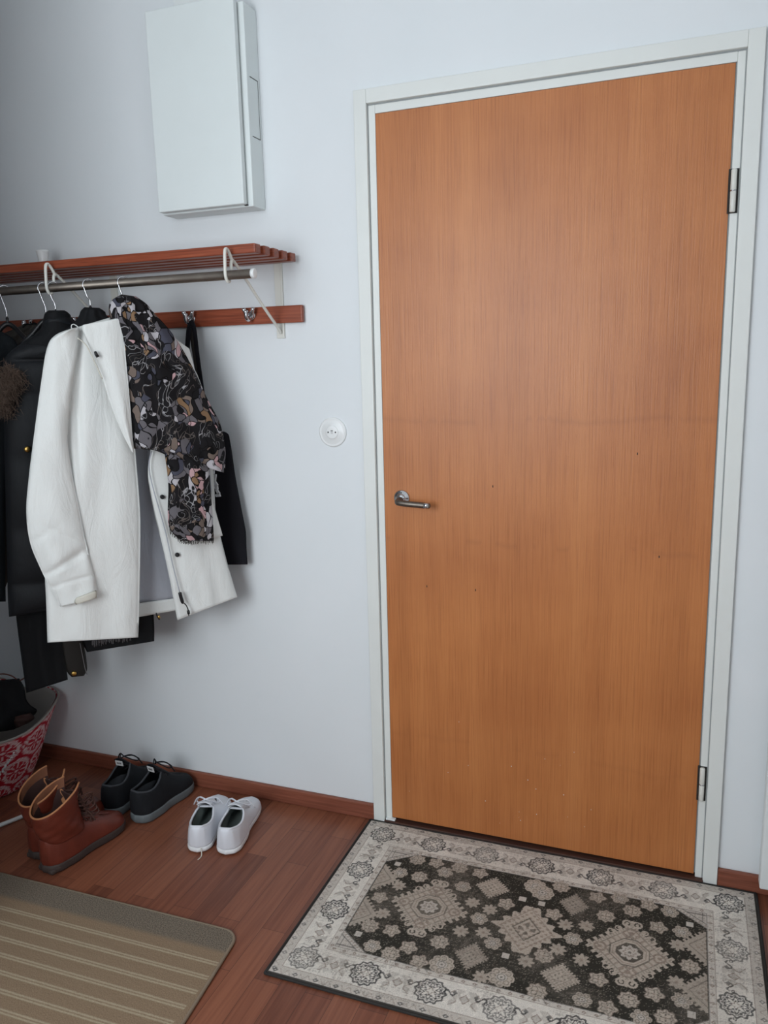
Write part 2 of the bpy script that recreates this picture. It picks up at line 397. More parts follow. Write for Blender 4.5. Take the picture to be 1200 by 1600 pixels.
flatbox('sill_shim', 'white', (-0.018, -0.016, 0.0112), (0.012, -0.003, 0.016), door, bevel=0.001)
leaf = flatbox('leaf', 'door', (0, -0.004, 0.0175), (W, 0.042, 2.05), door, bevel=0.0006)
MB().box((W + 0.0002, -0.001, 0.02), (W + 0.0034, 0.03, 2.05)).build('edge_gap_shade', 'gap_grey', door, smooth=False)  # grey strip paints the shadow line between leaf and jamb
# paint flecks and small dents on the leaf
random.seed(3)
mk = MB()
for i in range(20):
    x = random.uniform(0.05, 0.6); z = 0.05 + abs(random.gauss(0, 0.16)); rr = random.uniform(0.0004, 0.0011)
    mk.box((x - rr, -0.0044, z - rr * 1.3), (x + rr, -0.0038, z + rr * 1.3))
mk.build('paint_flecks', 'label', leaf, smooth=False)
mk = MB()
for (u, v) in ((667, 916), (743, 922), (996, 709), (1112, 905), (1030, 870), (770, 760)):
    p = at(u, v, 'y', -0.004); mk.box((p[0] - 0.0012, -0.0044, p[2] - 0.003), (p[0] + 0.0012, -0.0038, p[2] + 0.003))
mk.build('dents', 'gap', leaf, smooth=False)
# hinges
for z in (1.774, 0.287):
    h = MB().lathe([(0.005, -0.047), (0.0064, -0.045), (0.0066, -0.002), (0.0052, 0.0), (0.0066, 0.002), (0.0064, 0.045), (0.005, 0.047)], (W + 0.0085, -0.012, z), n=20)
    hg = h.build('hinge', 'cream', door)
    MB().box((W - 0.0030, -0.0072, z - 0.049), (W + 0.0195, -0.0035, z + 0.049)).build('hinge_recess', 'gap', hg, smooth=False)
    MB().lathe([(0.0069, -0.0015), (0.0071, 0), (0.0069, 0.0015)], (W + 0.0085, -0.012, z), n=20).build('hinge_ring', 'chrome', hg)
# lever handle
hc = np.array([0.0525, -0.004, 1.024])
ros = MB().lathe([(0.0235, 0), (0.0235, 0.003), (0.021, 0.006), (0.014, 0.0075), (0.0125, 0.010), (0.0105, 0.014)], hc, (0, -1, 0), 36)
hd = ros.build('handle', 'chrome', door)
lv = smooth_path([hc + (0, -0.004, -0.002), hc + (0, -0.030, -0.004), hc + (0.003, -0.044, -0.005), hc + (0.016, -0.050, -0.006), hc + (0.05, -0.051, -0.008), hc + (0.085, -0.050, -0.010), hc + (0.10, -0.047, -0.011)], 6)
MB().tube(lv, [0.0085] * (len(lv) - 4) + [0.0082, 0.0075, 0.006, 0.003], 16).build('lever', 'steel', hd)
MB().tube([hc + (0.082, -0.0502, -0.0098), hc + (0.095, -0.0486, -0.0106)], 0.0089, 16).build('lever_collar', 'chrome', hd)
MB().lathe([(0.0016, 0), (0.0016, 0.001)], hc + (0.001, -0.0068, 0.0165), (0, -1, 0), 10).build('screw', 'gap', hd)

# ------------------------------------------------------------------ wall socket
sk = thing('antenna_socket', 'round white wall socket plate between the coats and the door frame', 'socket', (-0.157, 0, 1.21))
MB().lathe([(0.0430, 0), (0.0430, 0.003), (0.041, 0.0048), (0.0385, 0.005), (0.036, 0.0042), (0.034, 0.005), (0.024, 0.0055), (0.021, 0.0075)], (-0.157, 0, 1.21), (0, -1, 0), 48).build('plate', 'plastic', sk)
MB().lathe([(0.0205, 0.0), (0.020, 0.0085), (0.0175, 0.0092)], (-0.157, 0, 1.21), (0, -1, 0), 40).build('insert', 'plastic', sk)
s_ = MB()
for dx in (-0.0115, 0.0115): s_.lathe([(0.0022, 0), (0.0022, 0.0006)], (-0.157 + dx, -0.0092, 1.21), (0, -1, 0), 12)
s_.box((-0.1605, -0.0098, 1.2135), (-0.1535, -0.009, 1.2155))
s_.build('contact_holes', 'gap', sk)
MB().box((-0.1605, -0.0098, 1.2055), (-0.1535, -0.009, 1.2125)).build('contact_cover', 'label', sk, smooth=False, bevel=0.0005)

# ------------------------------------------------------------------ electrical cabinet
X0, X1 = -0.640, -0.342
cb = thing('wall_cabinet', 'white metal distribution cabinet mounted high on the wall', 'cabinet', ((X0 + X1) / 2, 0, 1.838))
flatbox('body', 'cab', (X0, -0.0695, 1.838), (X1, 0, 2.355), cb, bevel=0.003)
flatbox('door_panel', 'cab', (-0.636, -0.095, 1.842), (-0.357, -0.0765, 2.366), cb, bevel=0.003)
flatbox('door_gasket', 'gap_grey', (-0.628, -0.0766, 1.852), (-0.364, -0.0694, 2.35), cb, bevel=0)
hinge = MB().box((-0.366, -0.0775, 1.8405), (-0.357, -0.0701, 1.8435)); hinge.build('door_pin', 'gap', cb, smooth=False)
sd = MB()
for A, B in (((-0.011, 2.022), (-0.0125, 2.174)),):
    sd.box((X1 - 0.0005, -0.0120, 2.022), (X1 + 0.0006, -0.0108, 2.174))
sd.box((X1 - 0.0005, -0.054, 2.0215), (X1 + 0.0006, -0.011, 2.0235)).box((X1 - 0.0005, -0.054, 2.1725), (X1 + 0.0006, -0.011, 2.1745))
sd.build('knockout_outline', 'gap', cb, smooth=False)
cdt = flatbox('cable_duct', 'white', (-0.585, -0.03, 2.3555), (-0.46, 0, ZC), bevel=0.002)
props(cdt, 'white cable duct rising from the top of the wall cabinet', 'duct')

# ------------------------------------------------------------------ hat rack
XE = -0.241
rk = thing('hat_rack', 'wooden slatted hat rack with chrome rod and hook rail on the wall', 'coat rack', (-0.9, 0, 1.5))
for i in range(5):
    y = -0.040 - 0.0495 * i
    MB().box((-2.2, y - 0.015, 1.6875), (XE, y + 0.015, 1.711)).build('slat', 'rack', rk, smooth=False, bevel=0.003)
MB().box((-2.2, -0.02, 1.5235), (-0.231, -0.0055, 1.5715)).build('hook_rail', 'rack', rk, smooth=False, bevel=0.003)
rod = MB().tube([(-2.2, -0.272, 1.634), (-0.2405, -0.272, 1.634)], 0.0118, 20).build('hanging_rod', 'steel', rk)
MB().lathe([(0.0122, -0.002), (0.0124, 0.006), (0.0105, 0.0075)], (-0.2405, -0.272, 1.634), (1, 0, 0), 24).build('end_cap', 'plastic', rod)
for x in (-0.31, -0.888, -1.75):
    br = MB().box((x - 0.013, -0.005, 1.4815), (x + 0.013, -0.0, 1.697)).box((x + 0.0085, -0.008, 1.4815), (x + 0.013, -0.005, 1.697)).build('bracket', 'cream', rk, smooth=False, bevel=0.001)
    loop = smooth_path([(x, -0.25, 1.668), (x, -0.262, 1.686), (x, -0.274, 1.6975), (x, -0.2845, 1.693), (x, -0.288, 1.66), (x, -0.2885, 1.632), (x, -0.281, 1.6185), (x, -0.270, 1.6195)], 5)
    MB().tube(loop, 0.0042, 10).build('rod_loop', 'cream', br)
    arm = smooth_path([(x, -0.2585, 1.648), (x, -0.2585, 1.664), (x, -0.252, 1.6725), (x, -0.240, 1.668), (x, -0.20, 1.640), (x, -0.10, 1.566), (x + 0.002, -0.022, 1.509), (x + 0.002, -0.009, 1.496)], 5)
    MB().tube(arm, 0.0042, 10).build('strut', 'cream', br)
for x in (-0.393, -0.598, -0.803, -1.008, -1.213, -1.42):
    zc = 1.549
    hk = MB().lathe([(0.0125, 0), (0.012, 0.004), (0.008, 0.0055)], (x, -0.02, zc), (0, -1, 0), 20).build('coat_hook', 'chrome', rk)
    pr = smooth_path([(x, -0.023, zc + 0.003), (x, -0.034, zc - 0.010), (x, -0.046, zc - 0.012), (x, -0.053, zc - 0.003), (x, -0.054, zc + 0.012)], 5)
    MB().tube(pr, [0.0062] * (len(pr) - 3) + [0.007, 0.0078, 0.006], 10).build('prong', 'chrome', hk)
    # flared upper lip
    fl = MB()
    for k in range(2):
        sx = -1 if k else 1
        q = smooth_path([(x, -0.024, zc - 0.006), (x + sx * 0.010, -0.034, zc + 0.004), (x + sx * 0.016, -0.041, zc + 0.020)], 4)
        fl.tube(q, [0.006] * (len(q) - 1) + [0.0045], 8)
    fl.build('horn', 'chrome', hk)
wo = MB().lathe([(0.014, 0), (0.015, 0.030), (0.019, 0.052), (0.021, 0.056), (0.016, 0.058)], (-1.07, -0.095, 1.7115), n=14)
wo = wo.build('paper_cup', 'plastic', loc=(-1.07, -0.095, 1.7115)); props(wo, 'small white plastic cup standing on top of the hat rack slats', 'cup')

# ------------------------------------------------------------------ garments
ANG = math.radians(46.5)
DIRV = np.array([math.cos(ANG), math.sin(ANG), 0]); NRM = np.array([math.sin(ANG), -math.cos(ANG), 0])   # NRM points at the viewer's side
def catrow(rows, t):
    k = len(rows) - 1; x = t * k; i = min(int(x), k - 1); f = x - i
    R = [np.array(r, float) for r in rows]
    p0 = R[max(i - 1, 0)]; p1 = R[i]; p2 = R[i + 1]; p3 = R[min(i + 2, k)]
    m1 = (p2 - p0) / 2; m2 = (p3 - p1) / 2
    f2, f3 = f * f, f ** 3
    return (2 * f3 - 3 * f2 + 1) * p1 + (f3 - 2 * f2 + f) * m1 + (-2 * f3 + 3 * f2) * p2 + (f3 - f2) * m2
def sheet(name, mat, rows, parent, p0, off=0.0, bulge=0.03, back=None, ns=28, nt=48, fold=None, n=NRM, solid=0.0, sag=0.0, tilt=0.0, power=0.6, local_wrap=0):
    """Cloth panel: rows of left/right outline points seen on the photo, placed in the garment's own plane (p0, n)."""
    def surf(sgn, bl, o0):
        V = []
        for i in range(nt):
            t = i / (nt - 1); r = catrow(rows, t)
            for j in range(ns):
                s = j / (ns - 1)
                u = r[0] + (r[2] - r[0]) * s; v = r[1] + (r[3] - r[1]) * s + sag * math.sin(math.pi * s) * t
                prof = (max(0, math.sin(math.pi * s))) ** power
                endf = min(1.0, t / 0.06, 1.0) if back is not None else 1.0
                d = o0 + sgn * bl * prof * (endf ** 0.5) + tilt * (s - 0.5)
                if fold is not None: d += sgn * fold(s, t) * min(1, prof + 0.25)
                V.append(at_plane(u, v, np.array(p0) + n * d, n))
        return V
    V = surf(1, bulge, off); Fc = grid_faces(ns, nt)
    if back is not None:
        V2 = surf(-1, back, off); b0 = len(V); V += V2
        Fc += [tuple(reversed([q + b0 for q in f])) for f in grid_faces(ns, nt)]
        ring = [j for j in range(ns)] + [i * ns + ns - 1 for i in range(1, nt)] + [(nt - 1) * ns + j for j in range(ns - 2, -1, -1)] + [i * ns for i in range(nt - 2, 0, -1)]
        for k in range(len(ring)):
            q, w_ = ring[k], ring[(k + 1) % len(ring)]; Fc.append((q, w_, w_ + b0, q + b0))
        if True:  # weld coincident rim points
            o = mesh_obj(name, V, Fc, mat, parent)
            bm = bmesh.new(); bm.from_mesh(o.data); bmesh.ops.remove_doubles(bm, verts=bm.verts, dist=0.0004)
            bmesh.ops.recalc_face_normals(bm, faces=bm.faces); bm.to_mesh(o.data); bm.free()
            o.data.polygons.foreach_set('use_smooth', [True] * len(o.data.polygons))
            return o
    return mesh_obj(name, V, Fc, mat, parent, solid=solid or 0.002)
def gpt(u, v, p0, off, n=NRM): return at_plane(u, v, np.array(p0) + n * off, n)
def vfold(amp, k, ph=0.0, sway=0.5, grow=1.0):
    def f(s, t): return amp * (0.35 + 0.65 * t ** grow) * math.sin(2 * math.pi * (k * s + ph + sway * 0.3 * math.sin(2.4 * t + ph)))
    return f
def hfold(amp, k, dirn=0.3, ph=0.0):
    def f(s, t): return amp * abs(math.sin(math.pi * (k * t + dirn * s + ph))) ** 0.6
    return f
def crumple(amp, seed, kx=3, kt=6):
    rnd = random.Random(seed); tt = [(rnd.uniform(-kx, kx), rnd.uniform(-kt, kt), rnd.uniform(0, 6.28), rnd.uniform(0.4, 1)) for _ in range(9)]
    def f(s, t): return amp * sum(a * math.sin(x * s * 2.5 + y * t * 2.5 + p) for x, y, p, a in tt) / 4
    return f
def addf(*fs): return lambda s, t: sum(f(s, t) for f in fs)

def hanger(x, yc, label, neck, w_=0.19, rot=ANG, wood='blackp'):
    """hook over the rod, neck, sloped shoulder bar"""
    c = np.array([x, -0.272, 1.634]); h = thing('clothes_hanger', label, 'hanger', (x, -0.272, 1.56), group='hangers on the rod')
    d = DIRV
    pts = []
    R = 0.0150
    for k in range(0, 15):
        a_ = math.radians(-35 + 250 * k / 14 + 0)
        pts.append(c + d * (R * math.cos(a_)) + np.array([0, 0, 0.001 + R * math.sin(a_)]))
    nk = np.array([x, -0.272, neck])
    pts += [c - d * 0.006 + np.array([0, 0, -0.030]), nk + np.array([0, 0, 0.018]), nk]
    pts = smooth_path(pts, 3)
    MB().tube(pts, 0.0019, 8).build('hook', 'chrome', h)
    bar = smooth_path([nk + d * (-0.07) + np.array([0, 0, -0.085]) - NRM * 0.012, nk + d * (-0.04) + np.array([0, 0, -0.055]) - NRM * 0.012, nk + np.array([0, 0, -0.018]), nk + d * (0.04) + np.array([0, 0, -0.055]) - NRM * 0.012, nk + d * 0.07 + np.array([0, 0, -0.085]) - NRM * 0.012], 6)
    MB().tube([nk, nk + np.array([0, 0, -0.02])], 0.004, 8).tube(bar, 0.007, 8).build('shoulder_bar', wood, h)
    return h

# --- white coat ---------------------------------------------------------------------------
PW = (-0.645, -0.285, 0)
hanger(-0.640, 0, 'chrome hanger hook holding the white coat and floral scarf', 1.575, 0.17)
wc = thing('jacket', 'off-white hooded rain jacket hanging open with grey lining', 'jacket', (-0.645, -0.285, 0.66))
body_rows = [(118, 512, 172, 496), (98, 530, 198, 560), (80, 600, 206, 640), (72, 700, 213, 720), (67, 800, 219, 800), (69, 880, 219, 875), (72, 940, 218, 937), (74, 1004, 216, 996)]
sheet('left_panel', 'coat', body_rows, wc, PW, off=0.035, bulge=0.026, back=0.0, ns=40, nt=90, fold=addf(vfold(0.0035, 2.3, 0.1, 0.8), crumple(0.0045, 4), crumple(0.0038, 5, 6, 11), lambda s, t: -0.014 * math.exp(-((s - 0.26 - 0.25 * t) / 0.035) ** 2) * math.exp(-((t - 0.33) / 0.12) ** 2)), power=0.35)
sleeve_rows = [(112, 513, 124, 511), (86, 524, 124, 520), (73, 545, 122, 550), (63, 605, 112, 610), (53, 680, 106, 680), (45, 745, 113, 740), (41, 800, 123, 790), (47, 848, 133, 842), (63, 888, 142, 880), (78, 918, 149, 906), (94, 948, 153, 934)]
sl_ = sheet('left_sleeve', 'coat', sleeve_rows, wc, PW, off=0.066, bulge=0.024, back=0.024, ns=34, nt=100, power=0.45,
      fold=addf(crumple(0.005, 9, 3, 8), crumple(0.0050, 10, 4, 12), lambda s, t: -0.006 * math.exp(-((t - 0.62 - 0.10 * s) / 0.010) ** 2) * s - 0.005 * math.exp(-((t - 0.70 + 0.08 * s) / 0.010) ** 2) * (1 - s) - 0.004 * math.exp(-((t - 0.90 + 0.03 * s) / 0.008) ** 2), lambda s, t: 0.006 * math.exp(-((t - 0.80) / 0.05) ** 2) * math.sin(9 * s + 14 * t) - 0.010 * math.exp(-((t - 0.84 + 0.1 * s) / 0.015) ** 2)))
sheet('cuff_tab', 'coat_trim', [(119, 934, 150, 922), (116, 940, 152, 927), (119, 945, 151, 934)], sl_, PW, off=0.088, bulge=0.010, back=0.002, ns=12, nt=6)
sheet('hood', 'coat', [(138, 506, 193, 495), (128, 512, 194, 508), (141, 545, 196, 550), (157, 585, 200, 595), (173, 635, 204, 640), (190, 675, 207, 680), (206, 706, 210, 708)], wc, PW, off=0.086, bulge=0.010, back=0.004, ns=22, nt=40, fold=addf(vfold(0.003, 1.4, 0.3), crumple(0.0015, 12)), power=0.35)
sheet('lining', 'lining', [(196, 560, 300, 560), (204, 650, 320, 650), (205, 760, 330, 760), (205, 860, 335, 850), (205, 944, 335, 928)], wc, PW, off=-0.035, bulge=-0.02, ns=24, nt=30, fold=addf(vfold(0.005, 2.2, 0.4), crumple(0.003, 7)))
sheet('back_hem', 'coat', [(198, 945, 330, 927), (198, 967, 330, 944)], wc, PW, off=-0.029, bulge=-0.02, ns=16, nt=5, solid=0.004)
sheet('back_panel', 'coat', [(118, 514, 250, 500), (90, 560, 310, 590), (85, 700, 330, 700), (84, 900, 338, 850), (90, 960, 334, 938)], wc, PW, off=-0.042, bulge=-0.03, ns=24, nt=30, fold=vfold(0.004, 2, 0.2), solid=0.003)
fp = sheet('right_panel', 'coat', [(200, 505, 262, 512), (225, 590, 304, 585), (236, 685, 318, 680), (231, 740, 322, 740), (240, 797, 334, 797), (253, 850, 347, 848), (264, 900, 358, 890), (277, 969, 371, 933)], wc, PW, off=0.016, bulge=0.018, back=0.0, ns=34, nt=60,
      fold=addf(lambda s, t: 0.006 * max(0, t - 0.45) * (math.sin(2 * math.pi * (1.9 * s + 0.2 + 0.15 * t)) + 0.5 * math.sin(2 * math.pi * (3.7 * s + 0.1 * t))), crumple(0.002, 22), crumple(0.0020, 23, 6, 10)), sag=-0.0, power=0.4)
sheet('right_sleeve', 'coat', [(262, 520, 296, 545), (280, 560, 305, 582), (292, 640, 316, 640), (298, 720, 320, 705), (304, 780, 330, 770), (312, 847, 348, 837)], wc, PW, off=0.040, bulge=0.02, back=0.02, ns=18, nt=40, fold=crumple(0.003, 31))
zp = [gpt(u, v, PW, 0.040) for u, v in ((237, 705), (233, 722), (234, 740), (240, 766), (249, 797), (259, 833), (270, 883), (281, 926))]
zip_ = MB().tube(smooth_path(zp, 4), 0.0016, 6).build('zipper', 'lining', wc)
MB().tube(smooth_path([gpt(u, v, PW, 0.046) for u, v in ((281, 926), (283, 934), (286, 943))], 3), [0.005] * 6 + [0.003], 8).build('zip_slider', 'blackp', zip_)
MB().tube(smooth_path([gpt(u, v, PW, 0.047) for u, v in ((287, 942), (291, 946), (294, 953), (295, 962))], 3), 0.0018, 6).tube([gpt(294, 954, PW, 0.048), gpt(295, 959, PW, 0.048)], 0.0042, 8).build('zip_cord', 'blackp', zip_)
for u, v in ((253.5, 776.5), (277, 867)):
    MB().lathe([(0.0062, -0.004), (0.0062, 0.002), (0.005, 0.004), (0.0025, 0.003)], gpt(u, v, PW, 0.036), NRM, 18).build('snap_button', 'blackp', wc)
MB().tube([gpt(148.5, 549, PW, 0.104), gpt(150, 553, PW, 0.104), gpt(153, 558, PW, 0.104)], [0.003, 0.0042, 0.0042], 8).build('zip_pull', 'blackp', wc)
MB().tube(smooth_path([gpt(u, v, PW, 0.03) for u, v in ((117, 517), (112, 513), (112, 508), (116, 507), (122, 511))], 4), 0.0014, 6).build('hanging_loop', 'coat', wc)
MB().tube(smooth_path([gpt(u, v, PW, 0.104) for u, v in ((121, 528), (135, 540), (148, 566), (160, 592))], 4), 0.0016, 6).build('seam', 'coat_trim', wc)
MB().tube(smooth_path([gpt(u, v, PW, -0.02) for u, v in ((244, 958), (246, 963), (249, 968))], 3), 0.0022, 6).build('hem_cord', 'blackp', wc)
MB().tube([gpt(247.5, 962, PW, -0.012), gpt(249, 966, PW, -0.012)], 0.0038, 8).build('cord_toggle', 'gold', wc)

# --- scarf --------------------------------------------------------------------------------
sc = thing('scarf', 'black floral scarf draped over the shoulder of the white jacket', 'scarf', (-0.60, -0.27, 0.80))
sheet('wrap', 'scarf', [(190, 460, 212, 463), (174, 470, 228, 474), (170, 488, 240, 488), (182, 530, 270, 522), (194, 575, 300, 572), (199, 620, 325, 625), (200, 660, 344, 662), (205, 698, 352, 700), (236, 702, 352, 720), (262, 712, 351, 739)], sc, PW, off=0.066, bulge=0.034, back=0.004, ns=40, nt=70,
      fold=addf(vfold(0.006, 3.2, 0.2, 1.4), crumple(0.004, 41)), power=0.4)
tl = sheet('tail', 'scarf', [(254, 690, 330, 690), (259, 722, 327, 722), (263, 760, 329, 760), (262, 800, 332, 802), (265, 826, 334, 836), (282, 845, 334, 845)], sc, PW, off=0.078, bulge=0.022, back=0.004, ns=26, nt=40, fold=addf(vfold(0.005, 2.2, 0.6, 0.8), crumple(0.002, 43)), power=0.4)
def fringe(rows_pts, off, name, parent, mat, seed, n=60, L=8, r=0.0007, P=PW):
    rnd = random.Random(seed); mb = MB()
    for k in range(n):
        f = k / (n - 1) * (len(rows_pts) - 1); i = min(int(f), len(rows_pts) - 2); g = f - i
        u = rows_pts[i][0] * (1 - g) + rows_pts[i + 1][0] * g; v = rows_pts[i][1] * (1 - g) + rows_pts[i + 1][1] * g
        l = L * rnd.uniform(0.6, 1.2); dx = rnd.uniform(-2, 2)
        mb.tube(smooth_path([gpt(u, v - 2, P, off), gpt(u + dx * 0.5, v + l * 0.5, P, off + rnd.uniform(-.002, .004)), gpt(u + dx, v + l, P, off)], 2), r, 4)
    return mb.build(name, mat, parent)
fringe([(265, 828), (284, 843), (300, 845), (334, 843)], 0.080, 'fringe', tl, 'greyb', 5, 90, 6)
fringe([(206, 694), (230, 698), (252, 697)], 0.078, 'fringe', sc, 'greyb', 6, 50, 5)

# --- dark coats ---------------------------------------------------------------------------
PP = (-0.885, -0.285, 0)     # parka
hanger(-0.880, 0, 'chrome hanger hook of the black parka, nearer of the left pair', 1.572)
pk = thing('parka', 'black puffer parka with brown fur trim left of the white jacket', 'coat', (-0.885, -0.285, 0.7))
pk_rows = [(76, 486, 103, 486), (70, 492, 110, 492), (67, 502, 116, 502), (60, 518, 150, 514), (36, 534, 165, 534), (10, 556, 175, 556), (3, 585, 180, 585), (6, 640, 185, 660), (7, 720, 188, 740), (9, 800, 188, 820), (11, 880, 188, 890), (12, 930, 186, 920), (14, 964, 184, 935)]
sheet('body', 'puffer', pk_rows, pk, PP, off=0.0, bulge=0.030, back=0.03, ns=36, nt=110, fold=addf(hfold(0.012, 9, 0.15), crumple(0.002, 51)), power=0.45)
sheet('hood', 'black', [(76, 485, 101, 485), (70, 490, 108, 490), (67, 500, 112, 500), (62, 517, 122, 514), (40, 534, 145, 535), (18, 560, 150, 560)], pk, PP, off=0.012, bulge=0.030, back=0.01, ns=24, nt=24, fold=crumple(0.004, 52))
MB().lathe([(0.0085, -0.002), (0.0085, 0.003), (0.006, 0.0055)], gpt(42.5, 702, PP, 0.044), NRM, 16).build('snap_button', 'gold', pk)
# fur trim: many fine tufts
rnd = random.Random(8); fm = MB()
for k in range(2600):
    t = rnd.random(); s = rnd.gauss(0, 0.5)
    cu = 22 - 26 * t + s * 17; cv = 578 + 62 * t + s * 10 + rnd.uniform(-6, 6)
    o_ = 0.045 + 0.03 * math.exp(-s * s * 2) * rnd.random()
    base = gpt(cu, cv, PP, o_)
    ln = rnd.uniform(0.012, 0.030); dv = np.array([rnd.gauss(0, .5), rnd.gauss(-.15, .5), rnd.gauss(-0.15, .7)]); dv = dv / np.linalg.norm(dv) * ln
    sd_ = np.cross(dv, NRM); sd_ = sd_ / (np.linalg.norm(sd_) + 1e-9) * 0.0006
    mid = base + dv * 0.55 + np.array([0, 0, -0.002])
    fm.add([base - sd_, base + sd_, mid + sd_ * .8, mid - sd_ * .8, base + dv + np.array([0, 0, -0.005])], [(0, 1, 2, 3), (3, 2, 4)])
fo = fm.build('fur_trim', 'fur', pk); fo['kind'] = 'stuff'

PL = (-0.965, -0.27, 0)
hanger(-0.915, 0, 'chrome hanger hook of the long black coat, farther of the left pair', 1.565)
lc = thing('coat', 'long plain black coat hanging lowest behind the parka', 'coat', (-0.965, -0.27, 0.5))
sheet('body', 'black', [(74, 494, 110, 494), (66, 510, 125, 510), (40, 540, 150, 540), (22, 600, 160, 600), (16, 720, 160, 720), (16, 850, 150, 850), (22, 930, 130, 930), (27, 980, 106, 980), (33, 1025, 103, 1025), (41, 1083, 106, 1062)], lc, PL, off=0.0, bulge=0.025, back=0.025, ns=26, nt=60, fold=addf(vfold(0.006, 2, 0.2), crumple(0.003, 61)))

PB = (-0.765, -0.28, 0)
hanger(-0.757, 0, 'chrome hanger hook of the black coat just left of the white jacket', 1.577)
sc2 = thing('coat', 'black coat on its own hanger directly behind the white jacket', 'coat', (-0.765, -0.28, 0.62))
sheet('body', 'black', [(132, 480, 155, 481), (126, 486, 164, 487), (123, 494, 168, 494), (112, 515, 190, 508), (100, 580, 215, 560), (92, 700, 225, 700), (92, 850, 232, 850), (96, 950, 238, 930), (120, 990, 241, 978), (136, 1019, 241, 1002)], sc2, PB, off=-0.005, bulge=0.020, back=0.03, ns=26, nt=60, fold=addf(vfold(0.005, 3, 0.5), crumple(0.003, 71)))
tb = sheet('belt_tab', 'tab', [(94, 990, 126, 985), (98, 1015, 131, 1008), (101, 1035, 135, 1030), (105, 1050, 136, 1047), (112, 1058, 131, 1056)], sc2, PB, off=0.006, bulge=0.006, back=0.004, ns=12, nt=20)
MB().lathe([(0.0075, -0.002), (0.0075, 0.003), (0.0045, 0.0055)], gpt(115.5, 1052, PB, 0.013), NRM, 16).build('snap_button', 'gold', tb)
MB().tube(smooth_path([gpt(u, v, PB, 0.014) for u, v in ((125, 1005), (129, 1025), (133, 1045), (136, 1054))], 4), 0.0010, 6).build('piping', 'fringe', tb)
ds = thing('scarf', 'dark grey fringed scarf end peeking below the white jacket hem', 'scarf', (-0.70, -0.30, 0.63))
sheet('cloth', 'greyb', [(140, 900, 210, 890), (142, 950, 208, 945), (144, 1000, 206, 990)], ds, PB, off=0.036, bulge=0.004, back=0.003, ns=14, nt=16, fold=vfold(0.003, 3))
fringe([(144, 999), (206, 989)], 0.038, 'fringe', ds, 'fringe', 16, 70, 11, P=PB)

# leftmost dark garments
PG = (-1.20, -0.13, 0)
gh = thing('hooded_top', 'dark grey-brown hooded top on the wall hook at far left', 'jacket', (-1.20, -0.13, 0.9))
sheet('body', 'greyb', [(38, 506, 58, 506), (24, 513, 68, 512), (0, 524, 64, 522), (-30, 545, 60, 545), (-60, 600, 62, 600), (-70, 700, 60, 700), (-70, 850, 30, 850), (-70, 925, 6, 925)], gh, PG, off=0.0, bulge=0.03, back=0.03, ns=26, nt=60, fold=addf(vfold(0.006, 3), crumple(0.006, 81)))
MB().tube(smooth_path([gpt(u, v, PG, 0.02) for u, v in ((36, 512), (40, 507), (47, 507), (54, 505), (60, 509))], 4), 0.003, 6).build('hanging_loop', 'black', gh)
PT = (-1.06, -0.28, 0)
hanger(-1.06, 0, 'hanger of the dark teal coat at the far left edge', 1.56)
tc_ = thing('coat', 'dark teal coat at the far left edge of the row', 'coat', (-1.06, -0.28, 0.7))
sheet('body', 'blue', [(-60, 510, -20, 508), (-90, 522, 12, 523), (-110, 545, 26, 536), (-120, 580, 30, 560), (-120, 680, 14, 680), (-120, 800, 8, 800), (-120, 942, 9, 940)], tc_, PT, off=0.0, bulge=0.025, back=0.03, ns=30, nt=60, fold=addf(vfold(0.006, 3), crumple(0.004, 91)))

# --- tote bag -----------------------------------------------------------------------------
NW = np.array([0, -1.0, 0]); PO = (0, -0.040, 0)
tt = thing('tote_bag', 'black cotton tote bag with white print on the rail hook', 'bag', (-0.52, -0.04, 0.8))
bdy = sheet('body', 'tote', [(262, 664, 330, 672), (264, 672, 354, 676), (266, 688, 360, 692), (275, 745, 368, 745), (285, 800, 378, 798), (292, 830, 384, 830), (296, 852, 385, 852), (300, 874, 386, 868), (304, 883, 387, 882)], tt, PO, off=0.0, bulge=0.014, back=0.014, n=NW, ns=26, nt=50, fold=crumple(0.003, 101))
def rib(pts, off=0.01, r=0.0085):
    return smooth_path([gpt(u, v, PO, off, NW) for u, v in pts], 6)
st = MB().tube(rib([(302, 503), (296, 510), (293, 540), (291, 600), (292, 672)]), 0.0085, 10, flat=(0, 1, 0)); st.build('strap', 'tote', tt)
st = MB().tube(rib([(298, 503), (303, 512), (309, 560), (316, 610), (326, 674)], 0.014), 0.0075, 10, flat=(0, 1, 0)); st.build('strap', 'tote', tt)
st = MB().tube(rib([(301, 504), (299, 520), (306, 570), (312, 620), (318, 672)], -0.004), 0.0065, 10, flat=(0, 1, 0)); st.build('strap', 'greyb', tt)
pm = MB()
for q in (((326, 735), (334, 735), (334, 741), (326, 741)), ((327, 742), (337, 741.5), (337, 744.5), (329, 746)), ((334, 744), (337, 744), (336, 753), (333, 751)),
          ((332, 753), (336, 752), (340, 758), (336, 761)), ((334, 760), (339, 758), (340, 765), (336, 765)), ((336, 766), (339, 765), (343, 771), (340, 773)),
          ((336, 773), (342, 770), (344, 776), (337, 776.5))):
    V = [gpt(u, v, PO, 0.0195, NW) for u, v in q]; V2 = [p + np.array([0, 0.006, 0]) for p in V]
    pm.add(V + V2, [(0, 1, 2, 3), (7, 6, 5, 4), (0, 4, 5, 1), (1, 5, 6, 2), (2, 6, 7, 3), (3, 7, 4, 0)])
pm.build('print', 'print', bdy, smooth=False)

